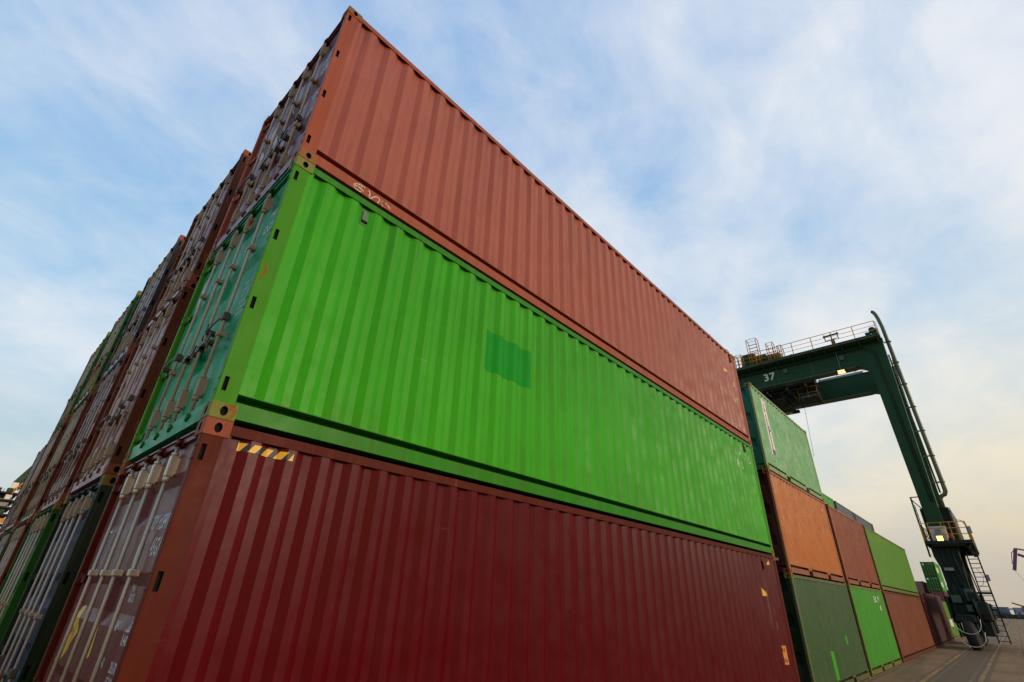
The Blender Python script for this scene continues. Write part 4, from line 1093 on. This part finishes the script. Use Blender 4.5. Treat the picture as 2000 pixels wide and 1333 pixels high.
# machine house, platform and railings half way up
mb = MB(); mb.cbox(XN+0.55, XF-0.55, -2.52, -1.02, 5.85, 7.95, 0.03)
for k in range(6): mb.box(XN+0.8+k*0.8, XN+1.3+k*0.8, -2.54, -2.50, 6.4, 7.4)
mb.box(XN+0.5, XN+0.56, -2.2, -1.3, 6.0, 7.6)
obj('machine_house', mb, 'crane_dark', cr)
mb = MB(); mb.box(XN-1.0, XF+1.0, -3.10, -0.80, 5.60, 5.80); mb.box(XN-0.9, XF+0.9, -2.9, -2.75, 5.40, 5.60); mb.box(XN-0.9, XF+0.9, -1.1, -0.95, 5.40, 5.60)
for k in range(8): mb.box(XN-0.9+k*1.15, XN-0.78+k*1.15, -3.05, -0.85, 5.48, 5.60)
pf = obj('platform', mb, 'crane_dark', cr)
mb = MB(); xp = XN-0.97; zp = 5.80
for y in (-0.85, -1.25, -1.9, -2.3, -2.65, -3.05): mb.bar((xp, y, zp), (xp, y, zp+1.05), 0.045)
for z in (1.05, 0.7, 0.35): mb.tube([(xp, -0.85, zp+z), (xp, -3.05, zp+z)], 0.022, 6)
mb.tube([(xp, -2.65, zp), (xp, -2.66, zp+1.0), (xp, -2.75, zp+1.15), (xp, -2.95, zp+1.1), (xp, -3.08, zp+0.8), (xp, -3.08, zp)], 0.025, 6)
for y in (-3.07, -0.83):
    for k in range(8): mb.bar((xp+k*1.2, y, zp), (xp+k*1.2, y, zp+1.05), 0.04)
    for z in (1.05, 0.55): mb.tube([(xp, y, zp+z), (XF+0.97, y, zp+z)], 0.02, 6)
obj('handrail', mb, 'rail_yellow', pf)
mb = MB()
for k in range(9): mb.tube([(XN+0.3+k*0.7, -2.58, 5.8), (XN+0.3+k*0.7, -2.58, 7.9)], 0.02, 5)
for z in (6.2, 6.7, 7.2, 7.7): mb.tube([(XN+0.3, -2.58, z), (XN+6, -2.58, z)], 0.014, 5)
obj('guard_grille', mb, 'grey_rod_steel', pf)
mb = MB()
mb.bar((XN-0.6, -0.80, 4.9), (XN-0.6, -0.83, 8.55), 0.07); mb.bar((XN-0.1, -0.80, 4.9), (XN-0.1, -0.83, 8.55), 0.05); mb.bar((XN-0.6, -0.83, 8.52), (XN-0.4, -1.28, 8.56), 0.06); mb.bar((XN-0.6, -0.83, 8.4), (XN-0.5, -1.25, 7.75), 0.05)
mb.bar((XN-0.6, -0.92, 8.0), (XN-0.6, -0.92, 5.8), 0.04)
for k in range(12): mb.bar((XN-0.6, -0.82, 5.0+k*0.3), (XN-0.6, -0.93, 5.0+k*0.3), 0.03)
obj('access_ladder', mb, 'crane_green', cr)
mb = MB(); mb.cbox(XN-0.72, XN-0.50, -1.82, -1.48, 6.06, 6.50, 0.02); sb = obj('switch_box', mb, 'grey_box', cr)
mb = MB(); mb.cbox(XN-0.98, XN-0.70, -1.80, -1.46, 5.74, 6.08, 0.03); fl = obj('lamp_housing', mb, 'crane_dark', cr)
mb = MB(); mb.box(XN-1.00, XN-0.985, -1.78, -1.48, 5.78, 6.06); obj('lens', mb, 'lamp_glow', fl)
mb = MB(); mb.tube([(XN-0.7, -2.24, 5.82), (XN-0.72, -2.20, 6.12)], 0.07, 10); mb.tube([(XN-0.7, -2.20, 6.12), (XN-0.7, -2.16, 6.2)], 0.03, 8); obj('fire_extinguisher', mb, 'red_cylinder', cr)
mb = MB(); mb.cbox(XN-1.1, XN-0.85, -3.26, -3.10, 6.15, 6.55, 0.02); obj('signal_box', mb, 'grey_box', cr)
# lower legs, drive gear, wheels
for far in (False, True):
    Y = (lambda y: 20.3-y) if far else (lambda y: y)
    def bx(mb, x0, x1, ya, yb, z0, z1, b=0.02):
        y0, y1 = sorted((Y(ya), Y(yb))); mb.cbox(x0, x1, y0, y1, z0, z1, b)
    mb = MB(); bx(mb, XN-0.6, XF+0.6, -2.15, -1.05, 2.25, 3.05); obj('sill_beam', mb, 'crane_dark', cr)
    for X in (XN, XF):
        mb = MB()
        mb.prism([(Y(-0.98), 5.55), (Y(-0.98), 4.9), (Y(-1.12), 4.3), (Y(-1.15), 3.0), (Y(-2.15), 3.0), (Y(-2.2), 4.3), (Y(-2.3), 5.55)], 'x', X-0.5, X+0.5)
        for k in range(4): mb.tube([(X-0.58, Y(-1.35-k*0.28), 5.5), (X-0.60, Y(-1.5-k*0.28), 3.4-0.2*k)], 0.035, 6)
        lw = obj('lower_leg', mb, 'crane_dark', cr)
        if not far:
            mb = MB(); bx(mb, X-0.66, X-0.52, -1.75, -1.28, 4.10, 4.28); obj('label_plate', mb, 'grey_paint', lw)
        s = -1 if X == XN else 1
        mb = MB(); xc = X+s*0.35
        bx(mb, xc-1.35, xc+1.35, -2.0, -1.1, 1.35, 1.75, 0.05); bx(mb, xc-0.6, xc+0.6, -2.1, -1.0, 1.7, 2.3, 0.05)
        for xx in (xc-1.0, xc+1.0):
            bx(mb, xx-0.12, xx+0.12, -2.08, -1.98, 0.6, 1.5); bx(mb, xx-0.12, xx+0.12, -1.10, -1.0, 0.6, 1.5)
        bx(mb, xc-1.42, xc-1.3, -1.95, -1.05, 1.40, 1.62)
        for k in range(6): mb.tube([(xc-1.2+0.1*k, Y(-2.1-0.06*k), 2.6), (xc-1.3+0.1*k, Y(-2.25+0.05*k), 1.1)], 0.03, 6)
        bx(mb, xc-0.9, xc+0.6, -2.72, -2.1, 1.5, 2.45, 0.06); bx(mb, xc-0.5, xc+0.9, -2.6, -2.05, 0.7, 1.5, 0.08)
        bx(mb, xc-1.0, xc-0.2, -2.45, -2.0, 2.5, 2.95, 0.06)
        mb.tube([(xc-1.1, Y(-2.35), 2.0), (xc-0.8, Y(-2.35), 2.0)], 0.25, 12)
        bx(mb, xc-1.1, xc+1.0, -1.0, -0.86, 1.3, 2.7, 0.03)
        bg_o = obj('bogie', mb, 'crane_dark', cr)
        for xx in (xc-1.0, xc+1.0):
            mb = MB(); yc = Y(-1.55); w2 = 0.27
            mb.tube([(xx, yc-w2, 0.78), (xx, yc-w2+0.05, 0.78), (xx, yc-w2+0.10, 0.78), (xx, yc+w2-0.10, 0.78), (xx, yc+w2-0.05, 0.78), (xx, yc+w2, 0.78)], [0.55, 0.70, 0.78, 0.78, 0.70, 0.55], 32)
            wh = obj('wheel', mb, 'tyre_rubber', cr)
            mb = MB(); mb.tube([(xx, yc-w2-0.02, 0.78), (xx, yc+w2+0.02, 0.78)], 0.36, 20); mb.tube([(xx, yc-w2-0.08, 0.78), (xx, yc+w2+0.08, 0.78)], 0.13, 12)
            obj('hub', mb, 'crane_mid_green', wh)
        if not far:
            for zc, ry, rz_ in ((1.42, 0.60, 0.62), (0.78, 0.60, 0.60)):
                mb = MB(); pts = [(xc-1.85-0.03*abs(math.cos(R(a))), -1.54+ry*math.cos(R(a)), zc+rz_*math.sin(R(a))) for a in range(180, 361, 12)]
                if s > 0: pts = [(2*xc-p[0], p[1], p[2]) for p in pts]
                q0, q1 = pts[0], pts[-1]; pts = [(xc+s*1.3, q0[1], q0[2]+0.12)]+pts+[(xc+s*1.3, q1[1], q1[2]+0.12)]
                mb.tube(pts, 0.018, 6); obj('guard_hoop', mb, 'white_cable', bg_o)
# stair down to the ground on the lane side
mb = MB(); xs0 = XN+1.2
def sx(z): return XN+0.2+(z/5.6)*1.6
for y in (-2.52, -3.02):
    mb.bar((sx(0.35), y-0.02, 0.35), (sx(5.6), y, 5.6), 0.06, 0.12)
    mb.tube([(sx(0.9)-0.25, y-0.04, 1.3), (sx(5.6)-0.35, y-0.03, 6.3)], 0.025, 6)
z = 0.45
while z < 5.5: mb.box(sx(z)-0.12, sx(z)+0.12, -3.02, -2.52, z, z+0.03); z += 0.26
mb.box(sx(2.95)-0.5, sx(2.95)+0.5, -3.0, -2.1, 2.90, 3.0); mb.box(sx(2.05)-0.3, sx(2.05)+0.4, -3.0, -2.3, 2.02, 2.10)
mb.tube([(sx(4.0)-0.3, -2.75, 4.3), (sx(3.9)-0.35, -2.95, 3.9), (sx(3.5)-0.3, -2.8, 3.4), (sx(3.5), -2.5, 3.3)], 0.012, 5)
st = obj('stair', mb, 'crane_dark', cr)
mb = MB(); mb.tube([(XN-0.3, -2.55, 1.75), (XN-0.3, -2.35, 1.75)], 0.62, 28); mb.tube([(XN-0.3, -2.60, 1.75), (XN-0.3, -2.30, 1.75)], 0.2, 16)
for k in range(10):
    a = k*math.pi/5; mb.bar((XN-0.3, -2.58, 1.75), (XN-0.3+0.6*math.cos(a), -2.58, 1.75+0.6*math.sin(a)), 0.04)
obj('cable_reel', mb, 'crane_dark', cr)
for k in range(5):
    mb = MB(); y = -1.15-0.28*k; mb.tube([(XN-0.66, y, 3.3+0.15*(k%2)), (XN-0.95, y-0.05, 2.6), (XN-1.15, y, 1.9), (XN-1.0, y+0.05, 1.3)], 0.03, 6); obj('hydraulic_hose', mb, 'tyre_rubber', cr)
mb = MB(); mb.cbox(XN-1.12, XN-0.86, -1.62, -1.15, 2.35, 2.75, 0.03); mb.cbox(XN-1.05, XN-0.8, -2.25, -1.85, 2.45, 3.1, 0.03); mb.cbox(XN-1.2, XN-0.9, -2.0, -1.72, 1.9, 2.25, 0.03); obj('control_box', mb, 'crane_mid_green', cr)
mb = MB(); mb.cbox(XN+0.6, XN+0.8, -3.22, -3.06, 3.6, 3.95, 0.02); obj('junction_box', mb, 'grey_box', st)

# ================================================================== far things to the right
def bars(name, label, cat, mat, segs, base, extra=None):
    t = thing(name, label, cat, base)
    for part, lst in segs.items():
        mb = MB()
        for a, b, w_ in lst: mb.bar(Vector(a)-Vector(base), Vector(b)-Vector(base), w_)
        obj(part, mb, mat if part != 'rope' else 'crane_dark', t)
    return t
bars('harbour_crane', 'violet grey harbour crane with a drooping jib nose, far off at the right edge', 'crane', 'violet_crane_paint', {
  'jib_nose': [((250, -10.4, 22.1), (250, -7.9, 15.2), 0.95)],
  'boom': [((250, -10.3, 20.2), (250, -34, 7.5), 0.8), ((250, -10.4, 22.0), (250, -35, 15.5), 0.45), ((250, -18, 16.0), (250, -22, 18.8), 0.3), ((250, -26, 11.8), (250, -30, 16.6), 0.3)],
  'stay': [((250, -8.9, 20.6), (250, -10.4, 22.1), 0.22), ((250, -8.9, 20.6), (250, -8.0, 17.2), 0.2)],
  'tower': [((250, -34, 2.5), (250, -34, 16.0), 3.0), ((250, -34, 15.5), (250, -40, 9.5), 1.2)],
  'portal_leg': [((246, -30, 0), (249, -33, 3.5), 0.8), ((254, -30, 0), (251, -33, 3.5), 0.8), ((246, -38, 0), (249, -35, 3.5), 0.8), ((254, -38, 0), (251, -35, 3.5), 0.8)],
  'rope': [((250, -7.9, 15.2), (250, -12.5, 3.6), 0.07)]}, (250, -34, 0))
def small_crane(x, y, h, lab, mat, s=1):
    return bars('dockside_crane', lab, 'crane', mat, {
      'portal_leg': [((x-2, y-2, 0), (x-1, y-1, h*0.55), 0.6), ((x+2, y+2, 0), (x+1, y+1, h*0.55), 0.6), ((x-2, y+2, 0), (x-1, y+1, h*0.55), 0.6), ((x+2, y-2, 0), (x+1, y-1, h*0.55), 0.6)],
      'housing': [((x, y, h*0.50), (x, y, h*0.78), 3.0)],
      'boom': [((x, y, h*0.75), (x, y+s*5, h), 0.7), ((x, y, h*0.75), (x, y-s*6, h*0.70), 0.9)]}, (x, y, 0))
small_crane(420, -8.9, 7.6, 'small orange dockside crane on the horizon at the right edge', 'orange_frame')
small_crane(520, -6.0, 7.0, 'tiny grey dockside crane on the horizon left of the orange one', 'grey_box', -1)
mb = MB(); rr = random.Random(5)
for k in range(2600):
    x = rr.uniform(330, 360); y = rr.uniform(-190, 25); z = rr.uniform(0, 2.0+0.8*math.sin(y*0.13)+0.5*math.sin(y*0.37)); s = rr.uniform(0.5, 1.2)
    a = rr.uniform(0, 6.28); e = Vector((math.cos(a), math.sin(a), rr.uniform(-.5, .5)))*s; f = Vector((-math.sin(a)*0.4, math.cos(a)*0.4, 0.9))*s
    p = Vector((x, y, z)); mb.add([p-e-f*0.6, p+e-f*0.6, p+f], [(0, 1, 2)])
mb.add([(345, -190, 0), (345, 25, 0), (345, 25, 1.8), (345, -190, 1.8)], [(0, 1, 2, 3)])
tag(obj('far_hedge', mb, 'far_tree_leaves', recalc=False, weld=False), 'low dark belt of far trees along the horizon', 'trees', kind='stuff')
mb = MB()
y = -300
while y < 40:
    w_ = rr.uniform(8, 26); h = rr.uniform(3.5, 10); mb.box(900, 930, y, y+w_, 0, h); y += w_+rr.uniform(0, 8)
tag(obj('far_town', mb, 'far_town_blue'), 'low hazy blue buildings beyond the far trees', 'town', kind='stuff')

# ================================================================== far things to the left, past the end of the rows
lm = [('wine_paint', 'maroon'), ('cream_panel', 'cream'), ('crane_dark', 'blackish green'), ('grey_paint', 'grey'), ('orange_frame', 'rusty orange')]
cols = [(-9.0, 120, [3, 0, 1, 2, 3]), (-2.6, 120.5, [4, 3, 2, 1, 0])]
for ci, (x, y, seq) in enumerate(cols):
    for k, q in enumerate(seq):
        container((x, y, k*2.59), L20, HS, lm[q][0], lm[q][0], lm[q][0],
          '%s container %s of the %s distant stack beyond the rows' % (lm[q][1], ('at the foot', 'second up', 'in the middle', 'second from the top', 'on top')[k], ('left', 'right')[ci]),
          detail=0, doors=False, slots=False, group='containers in the distant left stacks')
t = thing('yard_crane', 'green yard crane with orange stairs and white cabinets, far beyond the door rows', 'crane', (0, 99, 0))
mb = MB()
for x in (-9.0, 3.9):
    for y in (0, 7): mb.box(x-0.25, x+0.25, y-0.3, y+0.3, 1.2, 12.8)
obj('portal_leg', mb, 'crane_green', t); mb = MB(); mb.bar((2.75, 0, 13.9), (4.6, 0, 18.4), 1.0); mb.bar((3.0, 0.6, 13.2), (5.4, 0.6, 16.9), 0.5); mb.box(4.2, 30, -0.6, 0.6, 17.4, 18.8); mb.box(29.4, 30, -0.5, 0.5, 1.2, 17.5)
obj('girder', mb, 'crane_green', t); mb = MB()
for k in range(9): mb.bar((3.1+k*0.17, -0.6, 14.2+k*0.42), (3.6+k*0.17, -0.6, 14.05+k*0.42), 0.08)
obj('steps', mb, 'crane_green', t)
rq = random.Random(11)
for z in (12.55, 11.55, 10.6, 9.65, 8.3):
    mb = MB(); mb.box(-9.4, 3.4, -0.9, 7.2, z-0.16, z+0.05)
    for k in range(12): mb.box(-9.3+k*1.1, -9.24+k*1.1, -0.9, -0.84, z, z+0.42)
    dk_ = obj('deck', mb, 'crane_dark', t)
    x = 2.9
    while x > -8.5:
        w_ = rq.uniform(0.5, 1.3); h_ = rq.uniform(0.45, 0.68)
        mb = MB(); mb.cbox(x-w_, x, -0.7, 0.5, z+0.05, z+0.05+h_, 0.04)
        for k in range(3): mb.box(x-w_+0.08+k*w_*0.3, x-w_+0.14+k*w_*0.3, -0.72, -0.69, z+0.12, z+h_-0.05)
        obj('cabinet', mb, rq.choice(['white_plain', 'grey_paint', 'cream_panel', 'crane_green', 'wine_paint']), dk_); x -= w_+rq.uniform(0.25, 0.9)
mb = MB(); mb.box(-9.3, 3.3, -1.1, -0.9, 8.45, 9.05); obj('side_beam', mb, 'rail_yellow', t)
mb = MB()
mb.bar((2.85, -1.0, 13.1), (4.3, -1.0, 15.9), 0.13); mb.bar((3.3, -1.0, 12.6), (4.7, -1.0, 15.3), 0.13); mb.bar((3.3, -1.0, 12.5), (4.0, -1.0, 11.9), 0.12)
mb.bar((2.75, -1.0, 13.2), (2.75, -1.0, 12.4), 0.1); mb.bar((3.85, -1.0, 15.0), (3.85, -1.0, 11.8), 0.12)
for k in range(9): mb.bar((2.95+k*0.17, -1.0, 13.2+k*0.31), (3.4+k*0.16, -1.0, 12.8+k*0.31), 0.07)
obj('stair', mb, 'rail_yellow', t)
mb = MB(); mb.cbox(3.5, 4.3, -1.0, 0.2, 17.2, 17.8, 0.04); mb.cbox(3.75, 4.1, -1.2, -0.7, 15.9, 16.7, 0.03); mb.cbox(2.3, 3.0, -0.6, 0.4, 13.0, 14.0, 0.03)
obj('electrical_box', mb, 'cream_panel', t)
for x in (-9.0, 3.9, 29.7):
    mb = MB(); mb.tube([(x-0.3, 0, 0.75), (x+0.3, 0, 0.75)], 0.75, 20); mb.box(x-0.45, x+0.45, -0.4, 0.4, 0.8, 1.3); obj('wheel', mb, 'tyre_rubber', t)
mb = MB(); mb.cbox(3.65, 4.05, -1.4, -1.2, 9.15, 9.55, 0.02); obj('warning_lamp', mb, 'red_lamp', t)
